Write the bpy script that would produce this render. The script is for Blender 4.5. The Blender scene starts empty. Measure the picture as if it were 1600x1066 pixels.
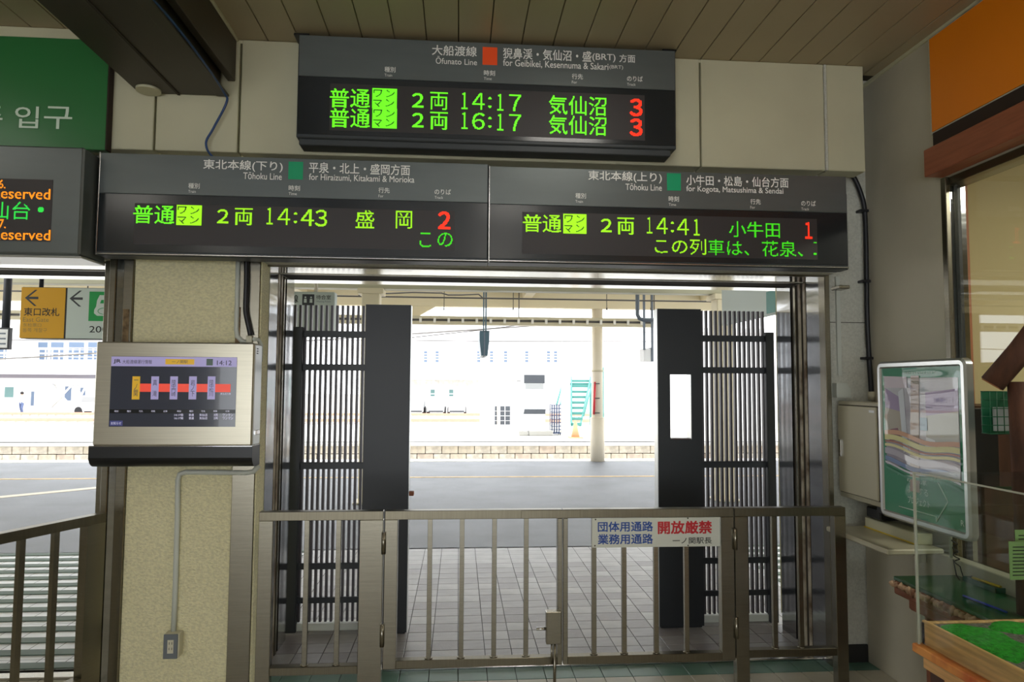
import bpy, math, random
import numpy as np
from mathutils import Vector, Matrix, Euler
random.seed(7)
sc = bpy.context.scene
COL = sc.collection

# ------------------------------------------------------------------ camera, world, exposure
F_PX, YAW, PITCH, ROLL = 1078.42, 0.0763106, 0.0617832, -0.00583258
CAM = np.array([0.0, 0.0, 1.6])
cy_, sy_, cp_, sp_ = math.cos(YAW), math.sin(YAW), math.cos(PITCH), math.sin(PITCH)
fw = np.array([sy_ * cp_, cy_ * cp_, sp_]); r0 = np.array([cy_, -sy_, 0.0]); d0 = np.cross(fw, r0)
cr, sr = math.cos(ROLL), math.sin(ROLL)
rt = cr * r0 + sr * d0; dn = -sr * r0 + cr * d0
CM = np.array([rt, dn, fw])
cd = bpy.data.cameras.new('camera'); cam = bpy.data.objects.new('camera', cd); COL.objects.link(cam)
cam.matrix_world = Matrix(((rt[0], -dn[0], -fw[0], 0), (rt[1], -dn[1], -fw[1], 0), (rt[2], -dn[2], -fw[2], 1.6), (0, 0, 0, 1)))
cd.sensor_width = 36; cd.lens = F_PX / 1600 * 36; cd.clip_end = 500; cd.clip_start = 0.05
sc.camera = cam
w = bpy.data.worlds.new('overcast_sky'); sc.world = w; w.use_nodes = True
bg = w.node_tree.nodes['Background']; bg.inputs[0].default_value = (0.93, 0.965, 1.0, 1); bg.inputs[1].default_value = 4.3
sc.view_settings.view_transform = 'Standard'; sc.view_settings.look = 'None'
sc.view_settings.gamma = 1; sc.view_settings.use_curve_mapping = False
sc.view_settings.exposure = 0.0
def area(name, loc, size, power, col=(1, 0.96, 0.88), rot=(0, 0, 0)):
    l = bpy.data.lights.new(name, 'AREA'); l.shape = 'RECTANGLE'; l.size, l.size_y = size; l.energy = power; l.color = col
    o = bpy.data.objects.new(name, l); COL.objects.link(o); o.location = loc; o.rotation_euler = rot; return o
LAMPS = [(0.48, 0.45), (0.72, 2.45), (-3.1, 0.4), (-3.4, 2.0), (0.5, -2.0), (-3.1, -2.0)]
for lx, ly in LAMPS:
    area('ceiling_lamp_light', (lx, ly, 3.33), (0.5, 0.12), 4.0)

def at(px, py, X=None, Y=None, Z=None):
    v = CM.T @ np.array([(px - 800) / F_PX, (py - 533) / F_PX, 1.0])
    i, k = (0, X) if X is not None else ((1, Y) if Y is not None else (2, Z))
    return CAM + v * ((k - CAM[i]) / v[i])

# ------------------------------------------------------------------ materials
def lin(c):
    return tuple((x / 12.92 if x <= 0.04045 else ((x + 0.055) / 1.055) ** 2.4) for x in [k / 255 for k in c])
def mat(name, col, rough=0.6, metal=0.0, noise=None, bump=None, emit=0, coat=0, stretch=(1, 1, 1), spec=0.5, col2=None, coat_bump=None, coat_rough=0.05):
    m = bpy.data.materials.new(name); m.use_nodes = True; N = m.node_tree.nodes; L = m.node_tree.links
    b = N['Principled BSDF']; c = lin(col) + (1,)
    b.inputs['Base Color'].default_value = c; b.inputs['Roughness'].default_value = rough; b.inputs['Metallic'].default_value = metal
    b.inputs['Specular IOR Level'].default_value = spec
    if coat: b.inputs['Coat Weight'].default_value = coat; b.inputs['Coat Roughness'].default_value = coat_rough
    if emit: b.inputs['Emission Color'].default_value = c; b.inputs['Emission Strength'].default_value = emit
    if noise or bump or coat_bump:
        tc = N.new('ShaderNodeTexCoord'); mp = N.new('ShaderNodeMapping'); mp.inputs['Scale'].default_value = stretch
        L.new(tc.outputs['Object'], mp.inputs[0])
    if noise:
        n = N.new('ShaderNodeTexNoise'); n.inputs['Scale'].default_value = noise[0]; n.inputs['Detail'].default_value = 5
        L.new(mp.outputs[0], n.inputs['Vector'])
        r = N.new('ShaderNodeValToRGB'); k = noise[1]
        c2 = lin(col2) if col2 else tuple(x * (1 - k) for x in c[:3])
        r.color_ramp.elements[0].color = c2 + (1,); r.color_ramp.elements[1].color = tuple(min(1, x * (1 + k * .5)) for x in c[:3]) + (1,)
        r.color_ramp.elements[0].position = 0.35; r.color_ramp.elements[1].position = 0.62
        L.new(n.outputs[0], r.inputs[0]); L.new(r.outputs[0], b.inputs['Base Color'])
    if bump:
        n2 = N.new('ShaderNodeTexNoise'); n2.inputs['Scale'].default_value = bump[0]; n2.inputs['Detail'].default_value = 3
        L.new(mp.outputs[0], n2.inputs['Vector'])
        bp = N.new('ShaderNodeBump'); bp.inputs['Strength'].default_value = bump[1]; bp.inputs['Distance'].default_value = 0.01
        L.new(n2.outputs[0], bp.inputs['Height']); L.new(bp.outputs[0], b.inputs['Normal'])
    if coat_bump:
        n3 = N.new('ShaderNodeTexNoise'); n3.inputs['Scale'].default_value = coat_bump[0]; n3.inputs['Detail'].default_value = 1
        L.new(mp.outputs[0], n3.inputs['Vector'])
        bp = N.new('ShaderNodeBump'); bp.inputs['Strength'].default_value = coat_bump[1]; bp.inputs['Distance'].default_value = 0.05
        L.new(n3.outputs[0], bp.inputs['Height']); L.new(bp.outputs[0], b.inputs['Coat Normal'])
    return m
def glass_mat(name, tint=(1, 1, 1), ior=1.45, rough=0.0):
    m = bpy.data.materials.new(name); m.use_nodes = True; N = m.node_tree.nodes; L = m.node_tree.links
    N.remove(N['Principled BSDF']); t = N.new('ShaderNodeBsdfTransparent'); t.inputs[0].default_value = tint + (1,)
    g = N.new('ShaderNodeBsdfGlossy'); g.inputs['Roughness'].default_value = rough
    f0 = ((ior - 1) / (ior + 1)) ** 2; lw = N.new('ShaderNodeLayerWeight'); lw.inputs[0].default_value = .5; x = N.new('ShaderNodeMixShader')
    pw = N.new('ShaderNodeMath'); pw.operation = 'POWER'; pw.inputs[1].default_value = 5; L.new(lw.outputs['Facing'], pw.inputs[0])
    ma = N.new('ShaderNodeMath'); ma.operation = 'MULTIPLY_ADD'; ma.inputs[1].default_value = 1 - f0; ma.inputs[2].default_value = f0; L.new(pw.outputs[0], ma.inputs[0])
    L.new(ma.outputs[0], x.inputs[0]); L.new(t.outputs[0], x.inputs[1]); L.new(g.outputs[0], x.inputs[2])
    L.new(x.outputs[0], N['Material Output'].inputs[0]); return m

M = dict(
    cream=mat('cream_painted_panel', (198, 194, 164), 0.55, noise=(2.0, .06)),
    cream_d=mat('cream_sprayed_stone', (228, 221, 180), 0.9, noise=(60, .12), bump=(75, .9), stretch=(1, 1, 1.6)),
    wallw=mat('speckled_white_board', (196, 196, 184), 0.85, noise=(90, .1), bump=(60, .4)),
    wallr=mat('grey_white_plaster', (188, 182, 164), 0.7, noise=(1.5, .12)),
    ceil=mat('beige_ceiling_board', (164, 150, 120), 0.42, noise=(1.2, .05)),
    groove=mat('dark_joint', (55, 48, 38), 0.9),
    steel=mat('brushed_stainless', (142, 137, 123), 0.27, 1.0, noise=(6, .08), stretch=(1, 1, 40)),
    steel_b=mat('brushed_stainless_rail', (122, 116, 100), 0.3, 1.0, noise=(6, .08), stretch=(30, 1, 1)),
    mirror=mat('polished_stainless', (188, 190, 192), 0.14, 1.0, noise=(3, .1), bump=(1.2, .25), stretch=(1, 1, 6)),
    steel_m=mat('brushed_stainless_monitor', (190, 184, 166), 0.3, 0.85, noise=(4, .06), stretch=(1, 1, 60)),
    ridge=mat('grimy_track_lining', (176, 166, 146), 0.5, 0.3, noise=(7, .35), col2=(96, 76, 52)),
    rust=mat('worn_adhesive_residue', (120, 100, 72), 0.9, noise=(30, .5)),
    black=mat('black_satin_steel', (30, 34, 38), 0.42, noise=(3, .1)),
    slat=mat('dark_anodised_slat', (74, 70, 74), 0.38, 0.2),
    board=mat('dark_grey_sign_housing', (58, 62, 64), 0.45, 0.2),
    head=mat('grey_sign_header', (106, 112, 111), 0.36, 0.5, noise=(3, .05), stretch=(1, 1, 5)),
    sglass=mat('dark_display_window', (26, 31, 35), 0.22, coat=.3, coat_rough=.15),
    led_off=mat('unlit_led_matrix', (52, 47, 47), 0.5),
    silver=mat('silver_trim', (205, 205, 205), 0.2, 1.0),
    white_l=mat('white_sign_lettering', (244, 244, 238), 0.6),
    orange_s=mat('orange_line_square', (255, 84, 14), 0.5), green_s=mat('green_line_square', (0, 160, 106), 0.5),
    g1=mat('led_green', (104, 240, 30), emit=.95), g2=mat('led_yellow_green', (150, 226, 20), emit=.95), g3=mat('led_pure_green', (60, 205, 20), emit=.85),
    red=mat('led_red', (255, 48, 20), emit=1.0), amber=mat('led_amber', (255, 150, 20), emit=.9), gled=mat('led_emerald', (40, 215, 70), emit=.8),
    inkb=mat('black_lettering', (22, 24, 22), 0.6), inkblue=mat('blue_lettering', (28, 72, 150), 0.5), inkred=mat('red_lettering', (190, 28, 36), 0.5),
    greensign=mat('green_sign_panel', (38, 112, 56), 0.33, coat=.15, coat_rough=.3),
    greentext=mat('pale_sign_lettering', (214, 232, 212), 0.5),
    beam=mat('dark_brown_steel_beam', (62, 54, 44), 0.45, noise=(2, .12)),
    bluec=mat('blue_cable_sheath', (38, 70, 120), 0.4), blackc=mat('black_cable_sheath', (22, 24, 30), 0.45),
    pvc=mat('ivory_conduit', (196, 200, 190), 0.45), pvcbox=mat('ivory_box', (206, 202, 178), 0.5), greyp=mat('grey_plate', (104, 110, 114), 0.5),
    blackp=mat('black_plastic', (18, 20, 23), 0.35), screen=mat('lcd_dark', (62, 66, 80), 0.12, emit=.12, coat=.6, coat_rough=.02),
    lav=mat('lcd_lavender', (168, 160, 208), 0.3, emit=.35), lcdred=mat('lcd_red_line', (232, 74, 54), 0.3, emit=.5), lcdyel=mat('lcd_yellow', (214, 170, 40), 0.3, emit=.35),
    lcdband=mat('lcd_black_band', (26, 28, 32), 0.2, emit=.05), lcdtxt=mat('lcd_white_text', (214, 212, 236), 0.3, emit=.5), lcdink=mat('lcd_dark_text', (60, 56, 92), 0.4), lcdgrn=mat('lcd_green_box', (88, 108, 100), 0.4, emit=.1), lcdblue=mat('lcd_blue_box', (70, 74, 140), .4, emit=.2),
    cab=mat('putty_painted_steel', (184, 178, 154), 0.38, coat=.2), cab_g=mat('cabinet_gasket', (60, 56, 46), .8), chrome=mat('chrome', (225, 225, 228), 0.12, 1.0),
    alum=mat('satin_aluminium', (206, 208, 206), 0.3, 0.85),
    pgreen=mat('poster_green', (20, 128, 88), 0.5, coat=1, coat_rough=.01, coat_bump=(2.6, .55), stretch=(1, .35, 1.6)),
    pphoto=mat('poster_pale_print', (196, 200, 204), 0.5, coat=1, coat_rough=.01, coat_bump=(2.6, .3), stretch=(1, .35, 1.6), noise=(3, .2), col2=(150, 140, 158)),
    pline=mat('poster_white_line', (190, 215, 200), 0.5),
    orangep=mat('orange_panel', (246, 138, 8), 0.45, noise=(1, .05)), woodbeam=mat('reddish_wood_beam', (150, 84, 56), 0.45, noise=(5, .15), stretch=(12, 1, 12)),
    darkgap=mat('dark_recess', (50, 36, 28), 0.8), office=mat('beige_office_wall', (202, 186, 142), 0.8), postw=mat('salmon_wood_post', (178, 112, 76), 0.5, noise=(5, .12), stretch=(12, 12, 1)),
    darkwood=mat('dark_red_wood', (72, 40, 28), 0.5, noise=(4, .3), stretch=(6, 6, 1)),
    log=mat('brown_bark_log', (84, 50, 32), 0.8, noise=(14, .5), bump=(24, .8), stretch=(1, 1, .3)), logend=mat('cut_log_end', (170, 112, 70), 0.8, noise=(20, .3)),
    tabletop=mat('green_felt_table_top', (18, 78, 44), 0.35, coat=.6), bark=mat('flaky_pale_bark', (190, 160, 132), 0.9, noise=(18, .5), col2=(112, 66, 44), bump=(30, 1)), tablewood=mat('rough_red_brown_timber', (140, 84, 58), 0.7, noise=(8, .3)),
    caseply=mat('honey_pine_board', (232, 182, 120), 0.6, noise=(5, .22), stretch=(14, 1, 14)), caserail=mat('orange_stained_rail', (222, 150, 78), 0.55, noise=(7, .3), col2=(190, 88, 40)),
    turf=mat('bright_model_turf', (46, 168, 40), 0.95, noise=(50, .3), bump=(120, 1)), gravel=mat('grey_model_gravel', (122, 118, 108), 0.95, noise=(90, .4), bump=(100, 1)), bush=mat('olive_model_bush', (92, 108, 42), .95, noise=(70, .5), bump=(60, 1)),
    acryl=glass_mat('clear_acrylic', (.94, .965, .95), 1.4), aedge=mat('acrylic_edge', (176, 178, 160), .3), glass=glass_mat('window_glass', (.92, .95, .93), 1.6),
    note=mat('pale_green_paper', (170, 200, 128), 0.7), basket=mat('green_coated_wire', (16, 96, 62), 0.5), paper=mat('leaflet_paper', (176, 184, 186), 0.6), penblue=mat('blue_pen', (52, 70, 190), .4), penyel=mat('yellow_pen', (220, 190, 30), .4), traygreen=mat('dark_green_tray', (14, 78, 64), .4),
    tileo=mat('grey_brown_paver', (150, 146, 146), 0.42, noise=(7, .12), bump=(90, .15), stretch=(1, 3, 1)), tileo2=mat('grey_paver', (162, 159, 158), 0.42, noise=(7, .1), bump=(90, .15)), tileo3=mat('brown_grey_paver', (138, 132, 132), 0.42, noise=(7, .12), bump=(90, .15)),
    grout=mat('dark_grout', (64, 60, 58), .9), tilei=mat('cream_floor_tile', (196, 190, 172), .4, noise=(5, .1)), tileg=mat('green_floor_tile', (96, 132, 118), .4, noise=(5, .15)),
    tilew=mat('pale_paver', (216, 218, 220), .35, noise=(6, .05)),
    strip=mat('green_antislip_strip', (92, 112, 100), .6, noise=(9, .12)),
    asphalt=mat('grey_asphalt', (94, 97, 103), .5, noise=(1.2, .22), bump=(260, .5)), yline=mat('faded_yellow_line', (214, 178, 112), .6, noise=(9, .3)), tact=mat('pale_tactile_paving', (218, 206, 186), .6), wline=mat('white_edge_line', (236, 238, 240), .6), conc=mat('pale_concrete', (222, 220, 212), .85, noise=(3, .2)),
    block=mat('beige_concrete_block', (208, 200, 184), .9, noise=(6, .2)), block2=mat('pale_concrete_block', (214, 208, 196), .9, noise=(6, .25)), block3=mat('pinkish_concrete_block', (210, 196, 182), .9, noise=(6, .2)),
    ballast=mat('pale_ballast', (200, 190, 180), .95, noise=(20, .2)), rail=mat('rusty_rail', (196, 150, 128), .7), sleeper=mat('concrete_sleeper', (222, 212, 204), .9),
    canopy=mat('cream_canopy_steel', (226, 214, 182), .5), olive=mat('olive_cream_girder', (190, 186, 158), .5), roofp=mat('cream_roof_sheet', (240, 234, 212), .6),
    pole=mat('cream_column_paint', (226, 216, 196), .5), tray=mat('cream_cable_tray', (206, 196, 166), .5), wire=mat('dark_wire', (96, 92, 88), .6), slate=mat('slate_blue_sign', (74, 98, 110), .4), pipeg=mat('grey_blue_pipe', (104, 114, 126), .5), clampw=mat('white_clamp', (240, 236, 226), .5),
    bwhite=mat('white_render', (236, 236, 236), .8), bgrey=mat('grey_soffit_and_shade', (150, 150, 160), .8), bwin=mat('bluish_window', (92, 110, 134), .3), bteal=mat('teal_window', (92, 128, 126), .3), dgrey=mat('dark_grey_recess', (66, 70, 76), .5), cgrey=mat('mid_grey_panel', (150, 152, 152), .6),
    teal=mat('teal_painted_steel', (74, 136, 128), .5), navy=mat('navy_roll_cage', (48, 62, 92), .5), yel=mat('yellow_plastic', (226, 196, 50), .5), orn=mat('orange_cone', (206, 160, 120), .6), redp=mat('red_rod', (214, 46, 60), .5), tyre=mat('tyre', (40, 40, 42), .8), stone=mat('grey_stone', (160, 158, 152), .9),
    ysign=mat('yellow_sign_face', (206, 152, 8), .5), gsign=mat('pale_grey_sign_face', (186, 196, 190), .5), signdk=mat('dark_sign_frame', (50, 52, 58), .5), gpic=mat('green_pictogram', (0, 140, 66), .5), chin=mat('hangul_grey', (132, 112, 60), .6),
    skin=mat('skin', (200, 160, 135), .6), shirt=mat('pale_shirt', (216, 220, 228), .8), trouser=mat('blue_trousers', (90, 104, 140), .8), hair=mat('dark_hair', (40, 34, 32), .7),
    lampm=mat('lit_lamp_diffuser', (255, 250, 238), emit=9), lampb=mat('white_lamp_body', (225, 225, 220), .5), mauve=mat('mauve_fascia', (176, 160, 196), .6),
    plate=mat('off_white_enamel_plate', (206, 208, 196), .35), screw=mat('dark_screw', (70, 66, 58), .4, .8), baseb=mat('black_baseboard', (34, 33, 32), .6),
)

# ------------------------------------------------------------------ mesh helpers
def cat(pts, k=6):
    p = [Vector(q) for q in pts]; p = [p[0] * 2 - p[1]] + p + [p[-1] * 2 - p[-2]]; o = []
    for i in range(1, len(p) - 2):
        a, b, c, d = p[i - 1:i + 3]
        for j in range(k):
            t = j / k; o.append(.5 * ((2 * b) + (c - a) * t + (2 * a - 5 * b + 4 * c - d) * t * t + (3 * b - a - 3 * c + d) * t ** 3))
    return o + [p[-2]]
class G:
    def __init__(s): s.v = []; s.f = []; s.sm = []
    def quad(s, a, b, c, d): n = len(s.v); s.v += [tuple(a), tuple(b), tuple(c), tuple(d)]; s.f.append((n, n + 1, n + 2, n + 3)); s.sm.append(False)
    def box(s, x0, x1, y0, y1, z0, z1):
        if x0 > x1: x0, x1 = x1, x0
        if y0 > y1: y0, y1 = y1, y0
        if z0 > z1: z0, z1 = z1, z0
        n = len(s.v); s.v += [(x0, y0, z0), (x1, y0, z0), (x1, y1, z0), (x0, y1, z0), (x0, y0, z1), (x1, y0, z1), (x1, y1, z1), (x0, y1, z1)]
        for q in ((0, 3, 2, 1), (4, 5, 6, 7), (0, 1, 5, 4), (1, 2, 6, 5), (2, 3, 7, 6), (3, 0, 4, 7)): s.f.append(tuple(n + i for i in q)); s.sm.append(False)
        return s
    def bbox(s, x0, x1, y0, y1, z0, z1, b=.003, c=.5):
        # box with a chamfer on every edge
        if x0 > x1: x0, x1 = x1, x0
        if y0 > y1: y0, y1 = y1, y0
        if z0 > z1: z0, z1 = z1, z0
        bm = bmesh.new(); bmesh.ops.create_cube(bm, size=1)
        for v in bm.verts: v.co = Vector((x0 + (v.co.x + .5) * (x1 - x0), y0 + (v.co.y + .5) * (y1 - y0), z0 + (v.co.z + .5) * (z1 - z0)))
        b = min(b, .4 * min(x1 - x0, y1 - y0, z1 - z0))
        bmesh.ops.bevel(bm, geom=bm.edges[:], offset=b, segments=1, affect='EDGES')
        s.addbm(bm); return s
    def addbm(s, bm, smooth=False):
        n = len(s.v); bm.verts.index_update(); s.v += [tuple(v.co) for v in bm.verts]
        for f in bm.faces: s.f.append(tuple(n + v.index for v in f.verts)); s.sm.append(smooth)
        bm.free()
    def tube(s, pts, r, n=10, cap=True, r2=None):
        pts = [Vector(p) for p in pts]; k0 = len(s.v); m = len(pts); up = None
        for i, p in enumerate(pts):
            t = ((pts[min(i + 1, m - 1)] - p).normalized() + (p - pts[max(i - 1, 0)]).normalized()).normalized()
            if up is None:
                up = Vector((0, 0, 1)) if abs(t.z) < .9 else Vector((1, 0, 0))
            a = t.cross(up).normalized(); b = a.cross(t).normalized(); up = b
            rr = r if r2 is None else r + (r2 - r) * i / (m - 1)
            for j in range(n):
                an = 2 * math.pi * j / n; s.v.append(tuple(p + a * math.cos(an) * rr + b * math.sin(an) * rr))
        for i in range(m - 1):
            for j in range(n):
                j2 = (j + 1) % n; s.f.append((k0 + i * n + j, k0 + i * n + j2, k0 + (i + 1) * n + j2, k0 + (i + 1) * n + j)); s.sm.append(True)
        if cap:
            s.f.append(tuple(k0 + j for j in range(n))[::-1]); s.sm.append(False)
            s.f.append(tuple(k0 + (m - 1) * n + j for j in range(n))); s.sm.append(False)
        return s
    def prism(s, poly, o, u, v, w):
        # polygon in (u, v) extruded along the vector w from o
        o, u, v, w = Vector(o), Vector(u), Vector(v), Vector(w); n = len(s.v); k = len(poly)
        for q in (0, 1):
            for a, b in poly: s.v.append(tuple(o + u * a + v * b + w * q))
        s.f.append(tuple(n + i for i in range(k))); s.f.append(tuple(n + k + i for i in range(k))[::-1]); s.sm += [False, False]
        for i in range(k): j = (i + 1) % k; s.f.append((n + j, n + i, n + k + i, n + k + j)); s.sm.append(False)
        return s
    def obox(s, o, u, v, w):
        return s.prism([(0, 0), (1, 0), (1, 1), (0, 1)], o, u, v, w)
import bmesh
OFF = {}
def link(name, me, parent=None):
    o = bpy.data.objects.new(name, me); COL.objects.link(o)
    if parent is not None: o.parent = parent
    return o
def build(g, name, m, parent=None):
    me = bpy.data.meshes.new(name); off = OFF.get(parent.name if parent else None, Vector((0, 0, 0)))
    me.from_pydata([(a - off.x, b - off.y, c - off.z) for a, b, c in g.v], [], g.f)
    me.polygons.foreach_set('use_smooth', g.sm); me.materials.append(m); me.update()
    bm = bmesh.new(); bm.from_mesh(me); bmesh.ops.recalc_face_normals(bm, faces=bm.faces[:]); bm.to_mesh(me); bm.free()
    o = link(name, me, parent); OFF[o.name] = off
    return o
def thing(name, label, cat, loc, group=None):
    o = bpy.data.objects.new(name, None); COL.objects.link(o); o.location = loc; o.empty_display_size = .1
    OFF[o.name] = Vector(loc); return tag(o, label, cat, group)
def tag(o, label, cat, group=None, kind=None):
    if label: o['label'] = label
    if cat: o['category'] = cat
    if group: o['group'] = group
    if kind: o['kind'] = kind
    return o
def solo(g, name, m, label, cat, group=None, kind=None): return tag(build(g, name, m), label, cat, group, kind)
def S(g, name, m, label=None, parent=None):
    o = build(g, name, m, parent)
    if parent is None: o['kind'] = 'structure'
    if label: o['label'] = label
    return o
def SE(name, loc=(0, 0, 0), label=None):
    o = bpy.data.objects.new(name, None); COL.objects.link(o); o.location = loc; OFF[o.name] = Vector(loc); o['kind'] = 'structure'
    if label: o['label'] = label
    return o
def rep(o, dx=0, dy=0, dz=0, m=None):
    # a repeat of a part that shares its mesh
    c = o.copy(); COL.objects.link(c); c.location = (o.location.x + dx, o.location.y + dy, o.location.z + dz); OFF[c.name] = OFF.get(o.name, Vector((0, 0, 0)))
    return c
def copy_tree(o, loc, label=None, parent=None):
    c = o.copy(); COL.objects.link(c)
    if parent is None: c.location = loc
    else: c.parent = parent
    if label: c['label'] = label
    for ch in [x for x in ALLCH(o)]: copy_tree(ch, None, None, c)
    return c
def ALLCH(o): return [x for x in bpy.data.objects if x.parent == o]
def B(*a, **k): return G().bbox(*a, **k)
def BX(*a): return G().box(*a)

# ------------------------------------------------------------------ lettering
_tc = {}
def glyphs(body, bold):
    key = body
    if key not in _tc:
        c = bpy.data.curves.new('t', 'FONT'); c.body = body; c.resolution_u = 3; c.space_line = .85
        o = bpy.data.objects.new('t', c); COL.objects.link(o)
        dg = bpy.context.evaluated_depsgraph_get(); me = bpy.data.meshes.new_from_object(o.evaluated_get(dg))
        me.calc_loop_triangles()
        v = np.array([(q.co.x, q.co.y) for q in me.vertices]); t = np.array([tuple(x.vertices) for x in me.loop_triangles])
        bpy.data.objects.remove(o); bpy.data.curves.remove(c); bpy.data.meshes.remove(me)
        lo, hi = v.min(0), v.max(0); _tc[key] = ((v - lo) / (hi - lo), t)
    return _tc[key]
class Plane:
    # flat face that carries print: axis 'Y' faces the camera side (-Y), axis 'X' faces -X
    def __init__(s, ax, k): s.ax, s.k = ax, k
    def uv(s, px, py):
        p = at(px, py, **{s.ax: s.k}); return (p[0] if s.ax == 'Y' else -p[1]), p[2]
    def pt(s, u, v, e=0): return (u, s.k - e, v) if s.ax == 'Y' else (s.k - e, -u, v)
def rectp(pl, px0, py0, px1, py1): 
    u0, v0 = pl.uv(px0, (py0 + py1) / 2); u1, _ = pl.uv(px1, (py0 + py1) / 2); m = (px0 + px1) / 2
    return u0, u1, pl.uv(m, py1)[1], pl.uv(m, py0)[1]
def text(pl, body, px0, px1, yc, h, m, parent, e=.004, bold=.0, led=0, name='lettering', h3=None, neg=False, box=None):
    u0, u1, v0, v1 = rectp(pl, px0, yc - h / 2, px1, yc + h / 2) if box is None else box
    v, t = glyphs(body, 0); g = G(); bw = bold * (v1 - v0); W_n, H_n = u1 - u0 - 2 * bw, v1 - v0 - 2 * bw
    sh = [(0, 0)] if bold == 0 else [(-1, -1), (1, -1), (1, 1), (-1, 1)]
    if not led:
        for k, (sx, sz) in enumerate(sh):
            n0 = len(g.v)
            for a, b in v: g.v.append(pl.pt(u0 + bw + a * W_n + sx * bw, v0 + bw + b * H_n + sz * bw, e + k * .00008))
            for q in t: g.f.append(tuple(n0 + int(i) for i in q)); g.sm.append(False)
    else:
        W, H = u1 - u0, v1 - v0; ny = led; nx = max(1, int(round(ny * W / H))); cx = (np.arange(nx) + .5) / nx; cyy = (np.arange(ny) + .5) / ny
        gx, gy = np.meshgrid(cx, cyy); ins = np.zeros(gx.shape, bool)
        hb = bold * .5
        vv = v * np.array([1 - 2 * hb * H / W, 1 - 2 * hb]) + np.array([hb * H / W, hb])
        for q, (sx, sz) in [(q, k) for q in t for k in sh]:
            of = np.array([sx * hb * H / W, sz * hb]); a, b, c = vv[q[0]] + of, vv[q[1]] + of, vv[q[2]] + of
            d1 = (gx - b[0]) * (a[1] - b[1]) - (a[0] - b[0]) * (gy - b[1]); d2 = (gx - c[0]) * (b[1] - c[1]) - (b[0] - c[0]) * (gy - c[1]); d3 = (gx - a[0]) * (c[1] - a[1]) - (c[0] - a[0]) * (gy - a[1])
            ins |= ~(((d1 < 0) | (d2 < 0) | (d3 < 0)) & ((d1 > 0) | (d2 > 0) | (d3 > 0)))
        if neg: ins = ~ins
        for j in range(ny):
            i = 0
            while i < nx:
                if ins[j, i]:
                    k = i
                    while k < nx and ins[j, k]: k += 1
                    x0, x1, z0, z1 = u0 + W * i / nx, u0 + W * k / nx, v0 + H * (j + .04) / ny, v0 + H * (j + .96) / ny
                    g.quad(pl.pt(x0, z0, e), pl.pt(x1, z0, e), pl.pt(x1, z1, e), pl.pt(x0, z1, e)); i = k
                else: i += 1
    return build(g, name, m, parent)
def patch(pl, px0, py0, px1, py1, m, parent, name, e=.002, box=None, th=.0015):
    u0, u1, v0, v1 = rectp(pl, px0, py0, px1, py1) if box is None else box
    a, b = pl.pt(u0, v0, e), pl.pt(u1, v1, e - th)
    return build(BX(a[0], b[0], a[1], b[1], a[2], b[2]), name, m, parent)

# ================================================================== STRUCTURE
YF = 3.78     # face of the wall carrying the doorways, left of the right-hand section
YB = 3.95
XR = 2.45
CZ = 3.437
# inside floor
fl = S(BX(-7, XR, -6, 4.0, -.1, -.008), 'floor', M['grout'])
base_tx, base_ty = .012, 4.117
PX, PY = .1596, .1528
def tilebox(x, y, z0=-.008, z1=0.0, j=.004): return B(x + j / 2, x + PX - j / 2, y + j / 2, y + PY - j / 2, z0, z1, b=.0015)
tg0 = None; ti0 = None
for k in range(-12, 15):
    x = base_tx + k * PX; y = 3.832
    if tg0 is None: tg0 = build(tilebox(x, y), 'floor_tile', M['tileg'], fl); tg_x = x
    else: rep(tg0, dx=x - tg_x)
for r in range(2):
    for k in range(-12, 15):
        x = base_tx + k * PX; y = 3.832 - (r + 1) * PY
        if ti0 is None: ti0 = build(tilebox(x, y), 'floor_tile', M['tilei'], fl); ti_x, ti_y = x, y
        else: rep(ti0, dx=x - ti_x, dy=y - ti_y)
g = G()
for j in range(3, 62):
    for k in range(-43, 15): 
        x = base_tx + k * PX; y = 3.832 - j * PY; g.quad((x + .002, y + .002, 0), (x + PX - .002, y + .002, 0), (x + PX - .002, y + PY - .002, 0), (x + .002, y + PY - .002, 0))
for j in range(0, 3):
    for k in range(-43, -12):
        x = base_tx + k * PX; y = 3.832 - j * PY; g.quad((x + .002, y + .002, 0), (x + PX - .002, y + .002, 0), (x + PX - .002, y + PY - .002, 0), (x + .002, y + PY - .002, 0))
tag(build(g, 'floor_tile_field', M['tilei'], fl), None, None, kind='stuff')
th_ = S(B(-4.2, 2.14, 3.985, 4.06, -.01, .012, b=.004), 'trim_1', M['silver'], 'polished metal threshold strip')

# outside paving
pv = S(BX(-9, 9, 4.06, 6.83, -.1, -.008), 'paved_apron', M['grout'])
protos = [None, None, None]; mats3 = [M['tileo'], M['tileo2'], M['tileo3']]; cnt = 0
for r in range(0, 14):
    for k in range(-7, 14):
        x = base_tx + k * PX; y = base_ty + r * PY; i = random.choice([0, 0, 1, 2]); 
        if protos[i] is None: protos[i] = (build(tilebox(x, y), 'paving_tile', mats3[i], pv), x, y)
        else: rep(protos[i][0], dx=x - protos[i][1], dy=y - protos[i][2])
        cnt += 1
g = G(); gw = G()
for r in range(0, 18):
    for k in range(-56, 56):
        if r < 14 and -7 <= k < 14: continue
        if k < -9 or k > 15:
            x = base_tx + k * PX; y = base_ty + r * PY; gw.quad((x + .002, y + .002, 0), (x + PX - .002, y + .002, 0), (x + PX - .002, y + PY - .002, 0), (x + .002, y + PY - .002, 0)); continue
        x = base_tx + k * PX; y = base_ty + r * PY
        g.quad((x + .002, y + .002, 0), (x + PX - .002, y + .002, 0), (x + PX - .002, y + PY - .002, 0), (x + .002, y + PY - .002, 0))
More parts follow.
